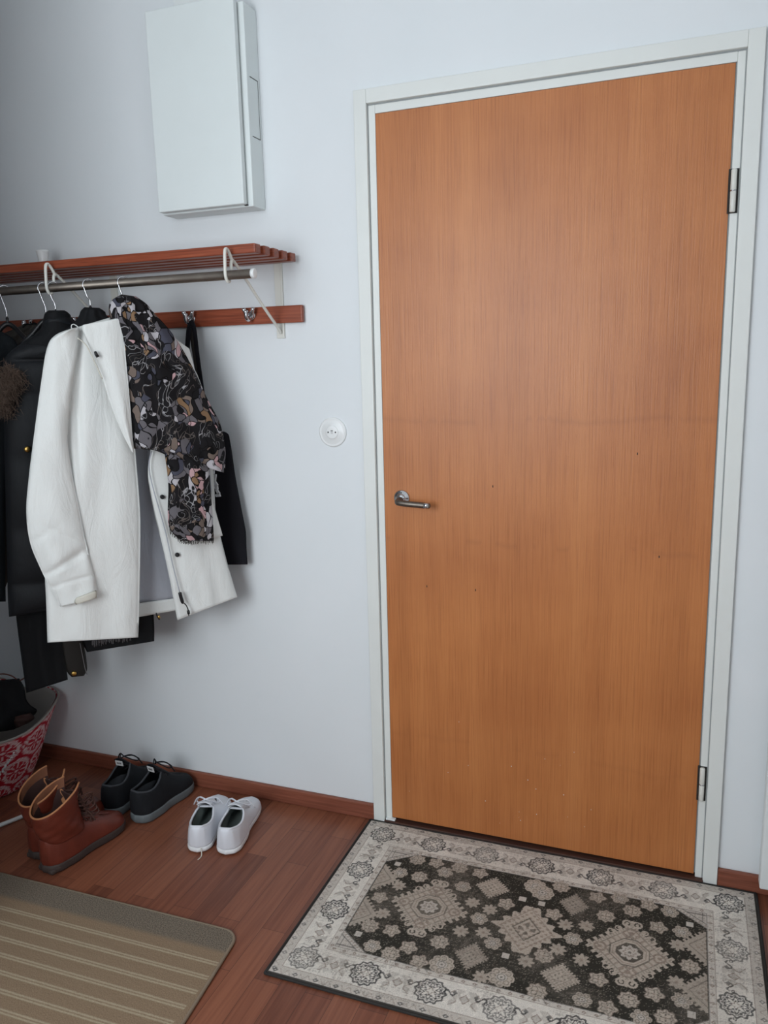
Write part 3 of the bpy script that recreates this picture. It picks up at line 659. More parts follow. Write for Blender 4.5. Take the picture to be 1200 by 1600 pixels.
# ------------------------------------------------------------------ shoes
def shoe(name, label, loc, rz, L=0.28, Wd=0.098, hc=0.068, tongue_h=0.098, mats=('snk', 'snksole', 'snkin', 'snk'), side=1, sole_h=0.024, toe_h=0.05, group=None, dark=False, cat='shoe'):
    r = thing(name, label, cat, loc, rz, group)
    def width(x):       # half width along the shoe, x in 0..1
        return Wd / 2 * np.interp(x, [0, 0.03, 0.1, 0.25, 0.45, 0.68, 0.8, 0.9, 0.96, 1.0], [0.0, 0.50, 0.76, 0.80, 0.80, 1.0, 0.97, 0.80, 0.56, 0.0])
    N = 56
    th = [2 * math.pi * k / N for k in range(N)]
    base = []
    for a_ in th:
        x = 0.5 - 0.5 * math.cos(a_)                     # 0 heel .. 1 toe .. 0
        sg = 1 if math.sin(a_) >= 0 else -1
        bend = side * 0.012 * math.sin(math.pi * min(1, max(0, (x - 0.35) / 0.65)))
        base.append((x, sg * width(x), bend))
    def ring(scale, z, zt=0): return [(L * (0.5 + (x - 0.5) * scale), y * scale + bnd, z + zt * max(0, x - 0.75) ** 2 * 16) for x, y, bnd in base]
    V = []
    prof = [(0.93, 0.0, .004), (1.0, 0.004, .006), (1.02, sole_h * 0.5, .006), (1.0, sole_h, .006), (0.90, sole_h, .006)]
    for s, z, zt in prof: V += ring(s, z, zt)
    Fc = grid_faces(N, len(prof), True) + [tuple(range(N))[::-1], tuple((len(prof) - 1) * N + j for j in range(N))]
    mesh_obj('sole', V, Fc, mats[1], r, local=True, sub=1)
    # top line of the upper
    top = []
    for x, y, bnd in base:
        sg = 1 if y >= 0 else -1
        if x < 0.40:
            q = x / 0.40
            tx = 0.035 + q * 0.40
            ty = sg * 0.031 * math.sin(math.pi * (0.08 + 0.84 * q) * 0.93) ** 0.55 if q > 0.0 else 0
            tz = hc - 0.012 * math.sin(math.pi * q) + (tongue_h - 0.012 - hc) * q ** 3
        else:
            q = (x - 0.40) / 0.60
            tx = 0.435 + 0.38 * q; ty = sg * (0.012 * (1 - q) + 0.001); tz = (tongue_h - 0.012) * (1 - q) ** 1.0 + (toe_h) * (1 - (1 - q) ** 1.0)
            tz = (tongue_h - 0.012 - toe_h) * (1 - q) ** 1.3 + toe_h
        top.append((L * tx, ty + bnd * 0.8, tz))
    V = []; nv = 12
    for i in range(nv):
        h = i / (nv - 1); hz = math.sin(h * math.pi / 2) ** 0.9; hx = 1 - math.cos(h * math.pi / 2)
        for (x, y, bnd), tp in zip(base, top):
            b_ = (L * (0.5 + (x - 0.5) * 0.985), y * 0.97 + bnd, sole_h * 0.9)
            hh = hx if x > 0.4 else 0.75 * h + 0.25 * hx
            bul = 0.004 * math.sin(math.pi * h)
            V.append((b_[0] + (tp[0] - b_[0]) * hh - (bul if x < 0.05 else 0), b_[1] + (tp[1] - b_[1]) * hh, b_[2] + (tp[2] - b_[2]) * hz))
    up = mesh_obj('upper', V, grid_faces(N, nv, True), mats[0], r, local=True, sub=1, solid=0.003)
    # padded collar edge
    cl = [top[k] for k in range(N) if base[k][0] < 0.42]
    k0 = next(k for k in range(N) if base[k][0] >= 0.42)
    side1 = top[:k0]; side2 = [top[k] for k in range(N - 1, 0, -1) if base[k][0] < 0.42]
    path = list(reversed(side2)) + side1
    MB().tube(path, 0.0035, 8).build('collar', mats[3], r, local=True)
    # inside: insole and inner walls
    ins = []
    for (x, y, bnd), tp in zip(base, top):
        ins.append((min(tp[0] * 0.96 + 0.006, L * 0.7), tp[1] * 0.88, min(tp[2] - 0.004, 0.09)))
    V = list(ins) + [(L * (0.06 + 0.7 * x), y * 0.75 + bnd, sole_h + 0.006) for x, y, bnd in base]
    mesh_obj('insole', V, grid_faces(N, 2, True) + [tuple(N + j for j in range(N))], mats[2], r, local=True)
    # tongue
    tg = []
    for i in range(9):
        q = i / 8; tx = L * (0.70 - 0.34 * q); tz = np.interp(q, [0, 1], [toe_h + 0.012, tongue_h + 0.012]) + 0.002
        for j in range(7):
            s = (j / 6 - 0.5) * 2; tg.append((tx - 0.006 * (q ** 2) * 1, s * (0.014 + 0.010 * q), tz - 0.010 * s * s))
    tgo = mesh_obj('tongue', tg, grid_faces(7, 9), mats[0], r, local=True, solid=0.005, sub=1)
    # laces
    lm = MB()
    for i in range(5):
        q = 0.1 + 0.17 * i; x0 = L * (0.655 - 0.22 * q * 1.35); z0 = np.interp(q, [0, 1], [toe_h + 0.016, tongue_h + 0.010])
        lm.tube(smooth_path([(x0, -0.023, z0 - 0.010), (x0 - 0.003, 0, z0 + 0.004), (x0 - 0.006, 0.023, z0 - 0.010)], 4), 0.0022, 6)
        lm.tube(smooth_path([(x0, 0.023, z0 - 0.010), (x0 - 0.004, 0, z0 + 0.005), (x0 - 0.010, -0.023, z0 - 0.008)], 4), 0.0022, 6)
    xb = L * 0.43; zb = tongue_h + 0.009
    for sg in (-1, 1):
        lm.tube(smooth_path([(xb, 0, zb), (xb + 0.012, sg * 0.020, zb + 0.001), (xb + 0.03, sg * 0.036, zb - 0.020), (xb + 0.02, sg * 0.028, zb - 0.022), (xb, 0, zb)], 4), 0.0020, 6)
        lm.tube(smooth_path([(xb, 0, zb), (xb + 0.018, sg * 0.028, zb - 0.004), (xb + 0.030, sg * 0.047, zb - 0.035)], 4), 0.0020, 6)
    lm.build('laces', mats[4] if len(mats) > 4 else mats[0], r, local=True)
    return r, tgo, up
GW = 'pair of white sneakers'
SW = dict(L=0.272, Wd=0.097, hc=0.083, tongue_h=0.098, toe_h=0.050, sole_h=0.020)
r1, _, u1 = shoe('sneaker', 'left white low-top sneaker of the white pair on the floor', (-0.487, -0.342, 0.0), math.radians(108), side=-1, group=GW, **SW)
r2, _, u2 = shoe('sneaker', 'right white low-top sneaker of the white pair on the floor', (-0.402, -0.325, 0.0), math.radians(102), side=1, group=GW, **SW)
for r_ in (r1, r2):
    hl = MB()
    for k in range(4):
        z = 0.050 + 0.007 * k
        hl.tube(smooth_path([(0.012, -0.024, z), (0.0025 + 0.001 * k, 0, z + 0.0008), (0.012, 0.024, z)], 4), 0.0012, 5)
    hl.build('heel_ribs', 'snksole', r_, local=True)
MB().tube(smooth_path([(0.002, -0.012, 0.018), (-0.012, -0.016, 0.003), (-0.030, -0.010, 0.002)], 4), 0.0016, 6).build('loose_lace', 'coat_trim', r1, local=True)
GB = 'pair of black sneakers'
SB = dict(L=0.252, Wd=0.106, hc=0.108, tongue_h=0.150, toe_h=0.066, sole_h=0.034, mats=('blk', 'blksole', 'blkin', 'blkin', 'blk'))
for lab, loc, rz, sd_ in (('left black sneaker with white tongue label, next to the brown boots', (-0.868, -0.272, 0), 94, -1),
                          ('right black sneaker with white tongue label, nearer the white sneakers', (-0.762, -0.272, 0), 82, 1)):
    r_, tg, _ = shoe('sneaker', lab, loc, math.radians(rz), side=sd_, group=GB, **SB)
    lb = MB().box((0, -0.013, -0.001), (0.002, 0.013, 0.018))
    o = lb.build('tongue_label', 'label', tg, local=True, smooth=False); o.location = (0.083, 0, 0.139); o.rotation_euler = (0, -0.25, 0)
    lt = MB()
    for k in range(4): lt.box((-0.0005, -0.008 + 0.0042 * k, 0.006), (0.0, -0.0055 + 0.0042 * k, 0.0125))
    t_ = lt.build('label_mark', 'gap', tg, local=True, smooth=False); t_.location = o.location; t_.rotation_euler = o.rotation_euler

def boot(label, loc, rz, side):
    L = 0.285; Wd = 0.102
    r, tg, up = shoe('boot', label, loc, math.radians(rz), L=L, Wd=Wd, hc=0.105, tongue_h=0.128, toe_h=0.066, sole_h=0.030, side=side,
                     mats=('leather', 'bootsole', 'bootdark', 'leather', 'bootlace'), group='pair of brown boots', cat='boot')
    # shaft: tube open at the front, rows of rings
    V = []; N = 40; H = 12
    for i in range(H):
        q = i / (H - 1); z = 0.085 + 0.125 * q
        cx = 0.078 - 0.006 * math.sin(q * 3) - 0.026 * q; rx = 0.066 - 0.004 * q; ry = 0.040 + 0.014 * q
        gap = 0.32 + 0.30 * q
        for j in range(N):
            a_ = gap + (2 * math.pi - 2 * gap) * j / (N - 1)
            fl = 0.0
            if q > 0.6: fl = (q - 0.6) * 0.055 * max(0, math.cos(a_)) ** 1
            wob = (0.0026 * math.sin(5 * a_ + 9 * q) + 0.0022 * math.sin(3 * a_ - 26 * q)) * (1 - q) ** 0.6
            V.append((cx + (rx + wob) * math.cos(a_) + fl, (ry + wob) * math.sin(a_) * (1 + 3.0 * max(0, fl)), z + 0.034 * q * math.cos(a_) * 0.9))
    sh = mesh_obj('shaft', V, grid_faces(N, H), 'leather', r, local=True, solid=0.004, sub=1)
    V2 = [(0.068 + (x - 0.068) * 0.93, y * 0.93, z) for x, y, z in V]
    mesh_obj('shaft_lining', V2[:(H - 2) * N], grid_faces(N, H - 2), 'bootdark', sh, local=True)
    mesh_obj('cuff_lining', V2[(H - 3) * N:], grid_faces(N, 3), 'bootcuff', sh, local=True)
    MB().tube(smooth_path(V[(H - 1) * N:H * N:3], 3), 0.0028, 8).build('top_edge', 'leatherin', sh, local=True)
    # turned-out flaps either side of the tongue
    for sg in (-1, 1):
        fp_ = []
        for i in range(7):
            q = i / 6
            for j in range(6):
                s = j / 5
                fp_.append((0.102 + 0.016 * s - 0.004 * q, sg * (0.030 + 0.012 * q - 0.020 * s * (1 - q * .4)), 0.160 + 0.062 * q - 0.018 * (s - 0.5) ** 2 * 4 * q - 0.012 * s))
        mesh_obj('flap', fp_, grid_faces(6, 7), 'leatherin', sh, local=True, solid=0.004, sub=1)
    tg2 = []
    for i in range(8):
        q = i / 7
        for j in range(6):
            s = (j / 5 - 0.5) * 2; tg2.append((0.135 - 0.040 * q, s * 0.024, 0.105 + 0.105 * q - 0.002))
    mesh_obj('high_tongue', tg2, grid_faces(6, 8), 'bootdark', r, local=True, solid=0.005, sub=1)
    lm = MB(); rn = random.Random(5 + side)
    for i in range(7):
        q = i / 6; z = 0.100 + 0.085 * q; x = 0.158 - 0.036 * q
        lm.tube(smooth_path([(x - 0.010, -0.030, z), (x + 0.008, 0.0, z + 0.008), (x - 0.010, 0.030, z + 0.010)], 3), 0.0028, 6)
        if i > 1:
            o1 = rn.uniform(-0.02, 0.03)
            lm.tube(smooth_path([(x - 0.006, -0.026, z), (x + 0.022, -0.030 + o1, z + 0.012), (x + 0.030, -0.034, z - 0.012), (x + 0.010, -0.026, z - 0.020), (x - 0.006, -0.028, z)], 4), 0.0026, 6)
    lm.build('shaft_laces', 'bootlace', r, local=True)
    # welt and heel block
    MB().box((0.004, -0.033, 0.0005), (0.075, 0.033, 0.018)).build('heel', 'bootsole', r, local=True, smooth=False, bevel=0.008)
    return r
boot('left brown leather lace-up boot, half hidden behind its mate', (-0.925, -0.525, 0.0), 90, -1)
boot('right brown leather lace-up boot, nearest to the striped mat', (-0.850, -0.565, 0.0), 79, 1)

# ------------------------------------------------------------------ patterned fabric basket
def circ_pattern(a, h):
    """red cloth with chains of white circles; a, h in metres (arrays)"""
    red = np.array(lin((176, 30, 46))); white = np.array(lin((226, 196, 196)))
    P = 0.105
    C = np.tile(red, (a.size, 1))
    best = np.full(a.shape, 9.0); loc = np.zeros((2,) + a.shape)
    for rowi in (-1, 0, 1):
        r0 = np.round(h / (P * 0.92)) + rowi
        ox = (r0 % 2) * P / 2
        cx = np.round((a - ox) / P) * P + ox; cy = r0 * P * 0.92
        d = np.hypot(a - cx, h - cy); m = d < best; best = np.where(m, d, best)
        loc[0] = np.where(m, a - cx, loc[0]); loc[1] = np.where(m, h - cy, loc[1])
    th = np.arctan2(loc[1], loc[0]); d = best
    ringm = ((d > 0.0375) & (d < 0.0415)) | ((d > 0.043) & (d < 0.0475)) | ((d > 0.0490) & (d < 0.052) & (np.cos(60 * th) > 0))
    C[ringm] = white
    fl = (d < 0.030) & (d > 0.012 + 0.0 * th) & (np.cos(8 * th) > 0.55)
    fl |= (d < 0.036) & (d > 0.029) & (np.cos(12 * th + 1) > 0.7)
    fl |= d < 0.006
    C[fl] = white
    return C
bk = thing('fabric_basket', 'red cloth basket printed with white circles at the far left', 'basket', (-1.43, -0.225, 0))
N, H = 260, 110
V = []; A = []; Hh = []
for i in range(H):
    q = i / (H - 1)
    for j in range(N):
        a_ = 2 * math.pi * j / N
        R = 0.150 + 0.122 * q ** 0.9 + 0.006 * math.sin(5 * a_ + 3 * q) * q
        sx = 1.0; sy = 0.90
        rim = 0.262 + 0.018 * math.cos(a_ - 1.8) + 0.008 * math.sin(3 * a_)
        V.append((-1.43 + R * sx * math.cos(a_), -0.225 + R * sy * math.sin(a_), 0.004 + (rim) * q)); A.append(a_ * 0.20); Hh.append(rim * q)
cols = circ_pattern(np.array(A), np.array(Hh))
mesh_obj('side', V, grid_faces(N, H, True), 'bag', bk, solid=0.003, cols=cols)
V2 = [(-1.43 + (x + 1.43) * 0.965, -0.225 + (y + 0.225) * 0.965, z) for x, y, z in V[::1]]
V2 = [V2[i * N + j] for i in range(0, H, 6) for j in range(0, N, 4)]
n2 = len(range(0, N, 4)); h2 = len(range(0, H, 6))
mesh_obj('lining', V2, grid_faces(n2, h2, True) + [tuple(range(n2))], 'baglining', bk, solid=0.002)
hb = int(H * 0.25)
V3 = [(-1.43 + (x + 1.43) * 0.978, -0.225 + (y + 0.225) * 0.978, z) for x, y, z in V[(H - hb) * N:]]
mesh_obj('folded_rim', V3, grid_faces(N, hb, True), 'bag', bk, cols=cols[(H - hb) * N:])
rimp = [V[(H - 1) * N + j] for j in range(0, N, 5)]
mesh_rim = MB().tube(rimp + [rimp[0]], 0.004, 8, cap=False); mesh_rim.build('rim', 'baglining', bk)
# pompom trim down the near side
pmv = MB(); rnd = random.Random(4)
for k in range(46):
    q = k / 45; a_ = -0.25 - 0.55 * (q); z = 0.225 - 0.215 * q
    R = 0.152 + 0.118 * (z / 0.27) ** 0.9
    c = np.array([-1.43 + (R + 0.006) * math.cos(a_), -0.225 + (R + 0.006) * 0.9 * math.sin(a_), z]) + np.array([rnd.uniform(-.004, .004) for _ in range(3)])
    pmv.lathe([(0.001, -0.004), (0.0038, -0.002), (0.0042, 0), (0.0038, 0.002), (0.001, 0.004)], c, n=8)
pmv.build('pompom_trim', 'label', bk)
hp = smooth_path([gpt(u, v, (-1.30, -0.2, 0), 0.0) for u, v in ((-12, 1056), (4, 1053), (18, 1056), (30, 1063), (40, 1058))], 5)
MB().tube(hp, 0.006, 8, flat=(0, 0, 1)).build('handle', 'leather', bk)

PC = (-1.33, -0.25, 0)
cl = thing('folded_clothing', 'crumpled black clothing heaped on top of the red basket', 'clothing', (-1.40, -0.25, 0.27))
sheet('cloth', 'black', [(-40, 1066, 30, 1060), (-45, 1074, 38, 1074), (-45, 1090, 41, 1092), (-45, 1104, 48, 1102), (-45, 1116, 58, 1110), (-45, 1130, 48, 1122), (-40, 1150, 22, 1140)], cl, PC, off=-0.02, bulge=0.07, back=0.07, ns=26, nt=26, fold=crumple(0.012, 111, 4, 4))
gl = thing('cloth_bundle', 'small dark brown bundle tucked under the black clothing in the basket', 'cloth', (-1.27, -0.28, 0.25))
sheet('cloth', 'bootdark', [(18, 1120, 48, 1114), (20, 1128, 54, 1122), (26, 1138, 44, 1130)], gl, PC, off=0.03, bulge=0.02, back=0.02, ns=12, nt=10, fold=crumple(0.004, 113))
rd = MB().tube([(-1.30, -0.70, 0.0075), (-1.165, -0.435, 0.0075), (-1.105, -0.31, 0.0075)], 0.0065, 12).build('floor_rail', 'white', loc=(-1.165, -0.435, 0))
props(rd, 'thin white metal rail lying on the floor beside the brown boots', 'rail')

# ------------------------------------------------------------------ rugs
def oriental():
    x0, x1, y0, y1 = -0.068, 1.027, -0.692, -0.020
    st_ = 0.0019
    nx = int((x1 - x0) / st_) + 1; ny = int((y1 - y0) / st_) + 1
    X, Y = np.meshgrid(np.linspace(x0, x1, nx), np.linspace(y0, y1, ny))
    rs = np.random.RandomState(2)
    cream = np.array(lin((232, 226, 216))); cream2 = np.array(lin((208, 200, 190))); dark = np.array(lin((58, 56, 50))); blk = np.array(lin((56, 56, 58))); taupe = np.array(lin((152, 136, 124))); motif = np.array(lin((196, 184, 170)))
    C = np.zeros((ny, nx, 3)); C[:] = cream
    def put(m, c): C[m] = c
    def blend(m, c, f): C[m] = C[m] * (1 - f) + np.array(c) * f
    # low frequency wear noise
    def lf(n, m):
        g = rs.rand(n, m); yi = np.linspace(0, n - 1.001, ny); xi = np.linspace(0, m - 1.001, nx)
        yf = yi % 1; xf = xi % 1; yi = yi.astype(int); xi = xi.astype(int)
        a = g[np.ix_(yi, xi)]; b_ = g[np.ix_(yi, xi + 1)]; c = g[np.ix_(yi + 1, xi)]; d = g[np.ix_(yi + 1, xi + 1)]
        yf = yf[:, None]; xf = xf[None]
        return (a * (1 - xf) + b_ * xf) * (1 - yf) + (c * (1 - xf) + d * xf) * yf
    wear = lf(9, 14); fine = lf(90, 150); speck = rs.rand(ny, nx)
    fx0, fx1, fy0, fy1 = 0.055, 0.902, -0.560, -0.148
    fld = (X > fx0) & (X < fx1) & (Y > fy0) & (Y < fy1)
    put(fld, dark)
    # guard bands
    din = np.minimum(np.minimum(X - x0, x1 - X), np.minimum(Y - y0, y1 - Y))
    g1 = (din > 0.0) & (din < 0.030); put(g1, cream2)
    blend((din > 0.029) & (din < 0.0315), taupe, 0.8)
    dfo = np.maximum(np.maximum(fx0 - X, X - fx1), np.maximum(fy0 - Y, Y - fy1))   # >0 outside the field
    g2 = (dfo > 0) & (dfo < 0.016); blend(g2, cream2, 0.7); blend((dfo > 0.0) & (dfo < 0.0022), blk, 0.6); blend((dfo > 0.015) & (dfo < 0.0172), taupe, 0.7)
    def win(cx, cy, r):
        i0 = max(0, int((cy - r - y0) / st_)); i1 = min(ny, int((cy + r - y0) / st_) + 2); j0 = max(0, int((cx - r - x0) / st_)); j1 = min(nx, int((cx + r - x0) / st_) + 2)
        sl = (slice(i0, i1), slice(j0, j1)); x = X[sl] - cx; y = Y[sl] - cy
        return sl, x, y, np.hypot(x, y), np.arctan2(y, x)
    def paint(sl, m, c, f=1.0):
        S = C[sl]; S[m] = S[m] * (1 - f) + np.array(c) * f
    # dots along guards
    def dots(pts, r, c, f):
        for px, py in pts:
            sl, x, y, d, th = win(px, py, r * 1.6); paint(sl, (np.abs(x) / r + np.abs(y) / (r * 0.8)) < 1, c, f)
            paint(sl, (np.abs(x) / r + np.abs(y) / (r * 0.8)) < 0.35, cream, 0.8)
    k = 0.052
    dots([(x, yy) for x in np.arange(x0 + 0.02, x1, k) for yy in (y0 + 0.015, y1 - 0.015)], 0.008, blk, 0.75)
    dots([(xx, y) for y in np.arange(y0 + 0.02, y1, k) for xx in (x0 + 0.015, x1 - 0.015)], 0.008, blk, 0.6)
    dots([(x, yy) for x in np.arange(fx0, fx1, 0.027) for yy in (fy0 - 0.009, fy1 + 0.009)], 0.006, taupe, 0.9)
    dots([(xx, y) for y in np.arange(fy0, fy1, 0.027) for xx in (fx0 - 0.009, fx1 + 0.009)], 0.006, taupe, 0.9)
    for x in np.arange(x0 + 0.046, x1, k):       # small tendrils in the outer guard
        for yy in (y0 + 0.015, y1 - 0.015):
            sl, a, b_, d, th = win(x, yy, 0.014); paint(sl, np.abs(b_ - 0.006 * np.sin(a * 300)) < 0.0016, taupe, 0.6)
    for y in np.arange(y0 + 0.046, y1, k):
        for xx in (x0 + 0.015, x1 - 0.015):
            sl, a, b_, d, th = win(xx, y, 0.014); paint(sl, np.abs(a - 0.006 * np.sin(b_ * 300)) < 0.0016, taupe, 0.6)
    # border rosettes
    XS = [-0.001, 0.158, 0.316, 0.474, 0.635, 0.797, 0.958]; YS = [-0.086, -0.265, -0.440, -0.620]
    bl = [(x, y) for x in XS for y in (YS[0], YS[3])] + [(x, y) for x in (XS[0], XS[6]) for y in YS[1:3]]
    for i, (cx, cy) in enumerate(bl):
        sl, x, y, d, th = win(cx, cy, 0.042); R = 0.0355 * (1 + 0.075 * np.cos(12 * th))
        f = [0.9, 0.7, 0.85][i % 3]
        paint(sl, d < R, cream, 0.5)
        paint(sl, (np.abs(d - R * 0.95) < 0.0027), blk, f); paint(sl, (np.abs(d - R * 0.76) < 0.0015), blk, f * 0.8)
        paint(sl, (np.abs(d - 0.019 * (1 + 0.28 * np.cos(8 * th))) < 0.0025), blk, f)
        paint(sl, (d > 0.021) & (d < 0.026) & (np.cos(8 * th + 3.14) > 0.55), blk, f)
        paint(sl, (np.abs(d - 0.008 * (1 + 0.3 * np.cos(4 * th))) < 0.0014), taupe, f); paint(sl, (d > 0.009) & (d < 0.0145) & (np.cos(4 * th) > 0.8), blk, f * .9)
    # border arabesques between rosettes
    def arab(cx, cy, horiz, sg):
        sl, x, y, d, th = win(cx, cy, 0.060)
        if not horiz: x, y = y, x
        y = y * sg
        paint(sl, (np.abs(np.abs(x) - 0.020 + 0.35 * y) < 0.0065 * (1 + np.sin(y * 350) * 0.35)) & (np.abs(y) < 0.026), cream2 * 0.86, 0.65)
        paint(sl, (np.abs(np.abs(x) - 0.026 - 0.008 * np.sin(y * 160)) < 0.0014) & (np.abs(y) < 0.026), taupe, 0.8)
        paint(sl, (np.abs(x) / 0.011 + np.abs(y) / 0.013 < 1), cream2 * .8, 0.7); paint(sl, (np.abs(np.abs(x) / 0.011 + np.abs(y) / 0.013 - 1) < 0.14), taupe, 0.9)
        for s2 in (-1, 1):
            xx = x * s2 - 0.036
            paint(sl, (np.abs(y - 0.010 - 0.006 * np.sin(xx * 230)) < 0.0025) & (np.abs(xx) < 0.014), blk, 0.85)
            paint(sl, (np.hypot(xx - 0.012, y - 0.004) < 0.0045) & (np.hypot(xx - 0.012, y - 0.004) > 0.0018), blk, 0.85)
            paint(sl, (np.abs(xx + 0.011) + np.abs(y - 0.013) < 0.0065), blk, 0.75)
    for i in range(6):
        xm = (XS[i] + XS[i + 1]) / 2
        arab(xm, YS[0], True, -1); arab(xm, YS[3], True, 1)
    for i in range(3):
        ym = (YS[i] + YS[i + 1]) / 2
        arab(XS[0], ym, False, 1); arab(XS[6], ym, False, -1)
    # ---- field
    def ros(cx, cy, r, n=8, amp=0.1, dk=0.75):
        sl, x, y, d, th = win(cx, cy, r * 1.3); R = r * (1 + amp * np.cos(n * th))
        paint(sl, d < R, motif); paint(sl, np.abs(d - R * 0.66) < 0.0014, dark, 0.55); paint(sl, (d > R * .68) & (np.cos(2 * n * th + 1) > .8), dark, .5); paint(sl, (d < R * 0.5) & (np.cos(4 * th) > 0.75) & (d > R * 0.2), dark, dk); paint(sl, d < R * 0.14, taupe, 0.9)
        paint(sl, (np.abs(d - R) < 0.0014), taupe, 0.5)
    def star(cx, cy, r):
        sl, x, y, d, th = win(cx, cy, r * 1.2); R = r * (0.62 + 0.38 * np.abs(np.cos(4 * th)) ** 1.5)
        paint(sl, d < R, motif, 0.85); paint(sl, d < r * 0.2, taupe, 0.8)
    def sq(cx, cy, r):
        sl, x, y, d, th = win(cx, cy, r * 1.2); paint(sl, np.maximum(np.abs(x), np.abs(y)) < r * 0.8, cream2)
    def flower(cx, cy, r, n=6):
        for k_ in range(n):
            t = 2 * math.pi * k_ / n; sl, x, y, d, th = win(cx + r * .66 * math.cos(t), cy + r * .66 * math.sin(t), r * .5)
            paint(sl, d < r * .37, motif); paint(sl, np.abs(d - r * .2) < 0.0012, dark, .55)
        sl, x, y, d, th = win(cx, cy, r * .5); paint(sl, d < r * .42, cream2); paint(sl, np.abs(d - r * .3) < .0012, dark, .7); paint(sl, d < r * .1, dark, .7)
    def dia(cx, cy, a, b_, dk=0.0, inner=True):
        sl, x, y, d, th = win(cx, cy, max(a, b_) * 1.15)
        e = np.abs(x) / a + np.abs(y) / b_; t = np.abs(x) / a - np.abs(y) / b_
        saw = 0.07 * np.sign(np.sin(t * 24))
        paint(sl, e < 1 + saw, motif * (1 - dk)); paint(sl, (e < .97) & (e > .84) & (np.sin(t * 60) > .5), dark, .45); paint(sl, np.abs(e - 0.80) < 0.02, dark, 0.5); paint(sl, np.abs(e - 0.55) < 0.022, dark, 0.5)
        paint(sl, (e < 0.5) & (np.sin(x * 420) * np.sin(y * 420) > 0.45), dark, 0.6); paint(sl, (e > .58) & (e < .78) & (np.sin(t * 30) > 0.6), taupe, 0.7)
    FR = [(0.137,-0.171),(0.192,-0.168),(0.227,-0.2),(0.26,-0.167),(0.32,-0.172),(0.109,-0.242),(0.166,-0.242),(0.093,-0.357),(0.29,-0.243),(0.109,-0.468),(0.166,-0.465),(0.362,-0.352),(0.291,-0.465),(0.225,-0.507),(0.14,-0.532),(0.191,-0.541),(0.264,-0.542),(0.415,-0.426),
          (0.54,-0.159),(0.636,-0.172),(0.692,-0.159),(0.726,-0.198),(0.764,-0.162),(0.816,-0.169),(0.664,-0.24),(0.538,-0.275),(0.596,-0.349),(0.539,-0.429),(0.79,-0.239),(0.845,-0.238),(0.864,-0.353),(0.789,-0.466),(0.847,-0.465),(0.737,-0.501),(0.695,-0.54),(0.766,-0.543),(0.815,-0.526),(0.668,-0.462),(0.641,-0.534),(0.542,-0.542),(0.415,-0.275)]
    for i, (x, y) in enumerate(FR):
        kind = i % 3
        if kind == 0: ros(x, y, 0.0215, 8, 0.11)
        elif kind == 1: ros(x, y, 0.0195, 5, 0.18)
        else: flower(x, y, 0.022, 6)
    for x, y in [(0.125,-0.295),(0.123,-0.413),(0.331,-0.298),(0.38,-0.31),(0.384,-0.398),(0.33,-0.412),(0.414,-0.543),(0.622,-0.292),(0.572,-0.305),(0.567,-0.397),(0.502,-0.46),(0.624,-0.413),(0.836,-0.289),(0.835,-0.414)]: star(x, y, 0.021)
    for x, y in [(0.09,-0.207),(0.092,-0.504),(0.453,-0.458),(0.452,-0.243),(0.503,-0.244),(0.864,-0.203),(0.867,-0.499)]: sq(x, y, 0.011)
    for x, y in [(0.317,-0.534),(0.458,-0.528),(0.475,-0.181),(0.497,-0.200)]: flower(x, y, 0.030, 8)
    dia(0.367, -0.222, 0.046, 0.044); dia(0.376, -0.485, 0.040, 0.046, 0.25); dia(0.582, -0.221, 0.038, 0.044, 0.25); dia(0.585, -0.484, 0.046, 0.044)
    for cx in (0.228, 0.729):
        dia(cx, -0.351, 0.103, 0.108)
        sl, x, y, d, th = win(cx, -0.351, 0.12)
        o8 = np.maximum(np.maximum(np.abs(x), np.abs(y)), (np.abs(x) + np.abs(y)) * 0.74)
        paint(sl, o8 < 0.046, motif); paint(sl, np.abs(o8 - 0.045) < 0.0016, dark, 0.7); paint(sl, np.abs(o8 - 0.038) < 0.001, taupe, 0.8); paint(sl, o8 < 0.031, dark, 0.85)
        R = 0.022 * (1 + 0.15 * np.cos(8 * th)); paint(sl, d < R, cream2); paint(sl, np.abs(d - 0.012 * (1 + .2 * np.cos(8 * th))) < 0.0014, taupe, .9); paint(sl, d < .004, dark, .7)
        for s1 in (-1, 1):
            for s2 in (-1, 1):
                dd = np.hypot(x - s1 * 0.012, y - s2 * 0.101); paint(sl, (dd < 0.013) & (dd > 0.0075), motif); paint(sl, dd < .0045, motif)
                for ky in (0.062, 0.078):
                    dd = np.hypot(x - s1 * (0.108 - ky) * 1.05, y - s2 * ky); paint(sl, (dd < 0.009) & (dd > 0.0055), motif)
            dd = np.hypot(x, y - s1 * 0.066); paint(sl, (np.abs(dd - 0.016 * (1 + .15 * np.cos(6 * np.arctan2(y - s1 * .066, x)))) < 0.002), taupe, .9); paint(sl, dd < .007, taupe, .8)
            dd = np.hypot(x - s1 * 0.068, y); paint(sl, (np.abs(dd - 0.013) < 0.002), taupe, .9); paint(sl, dd < .005, taupe, .8)
    # centre medallion
    sl, x, y, d, th = win(0.483, -0.352, 0.10)
    e = np.abs(x) / 0.082 + np.abs(y) / 0.098; R = 1 + 0.10 * np.cos(14 * th)
    paint(sl, e < R, motif); paint(sl, (e < 0.9) & (np.sin(x * 330 + 1) * np.sin(y * 330) > 0.35), taupe, 0.8); paint(sl, (np.abs(e - 0.78) < 0.02), taupe, 0.8)
    paint(sl, (np.abs(e - 0.42) < 0.03), dark, 0.7); paint(sl, (d < 0.022) & (np.cos(4 * th) > 0.2) & (d > 0.008), dark, 0.6)
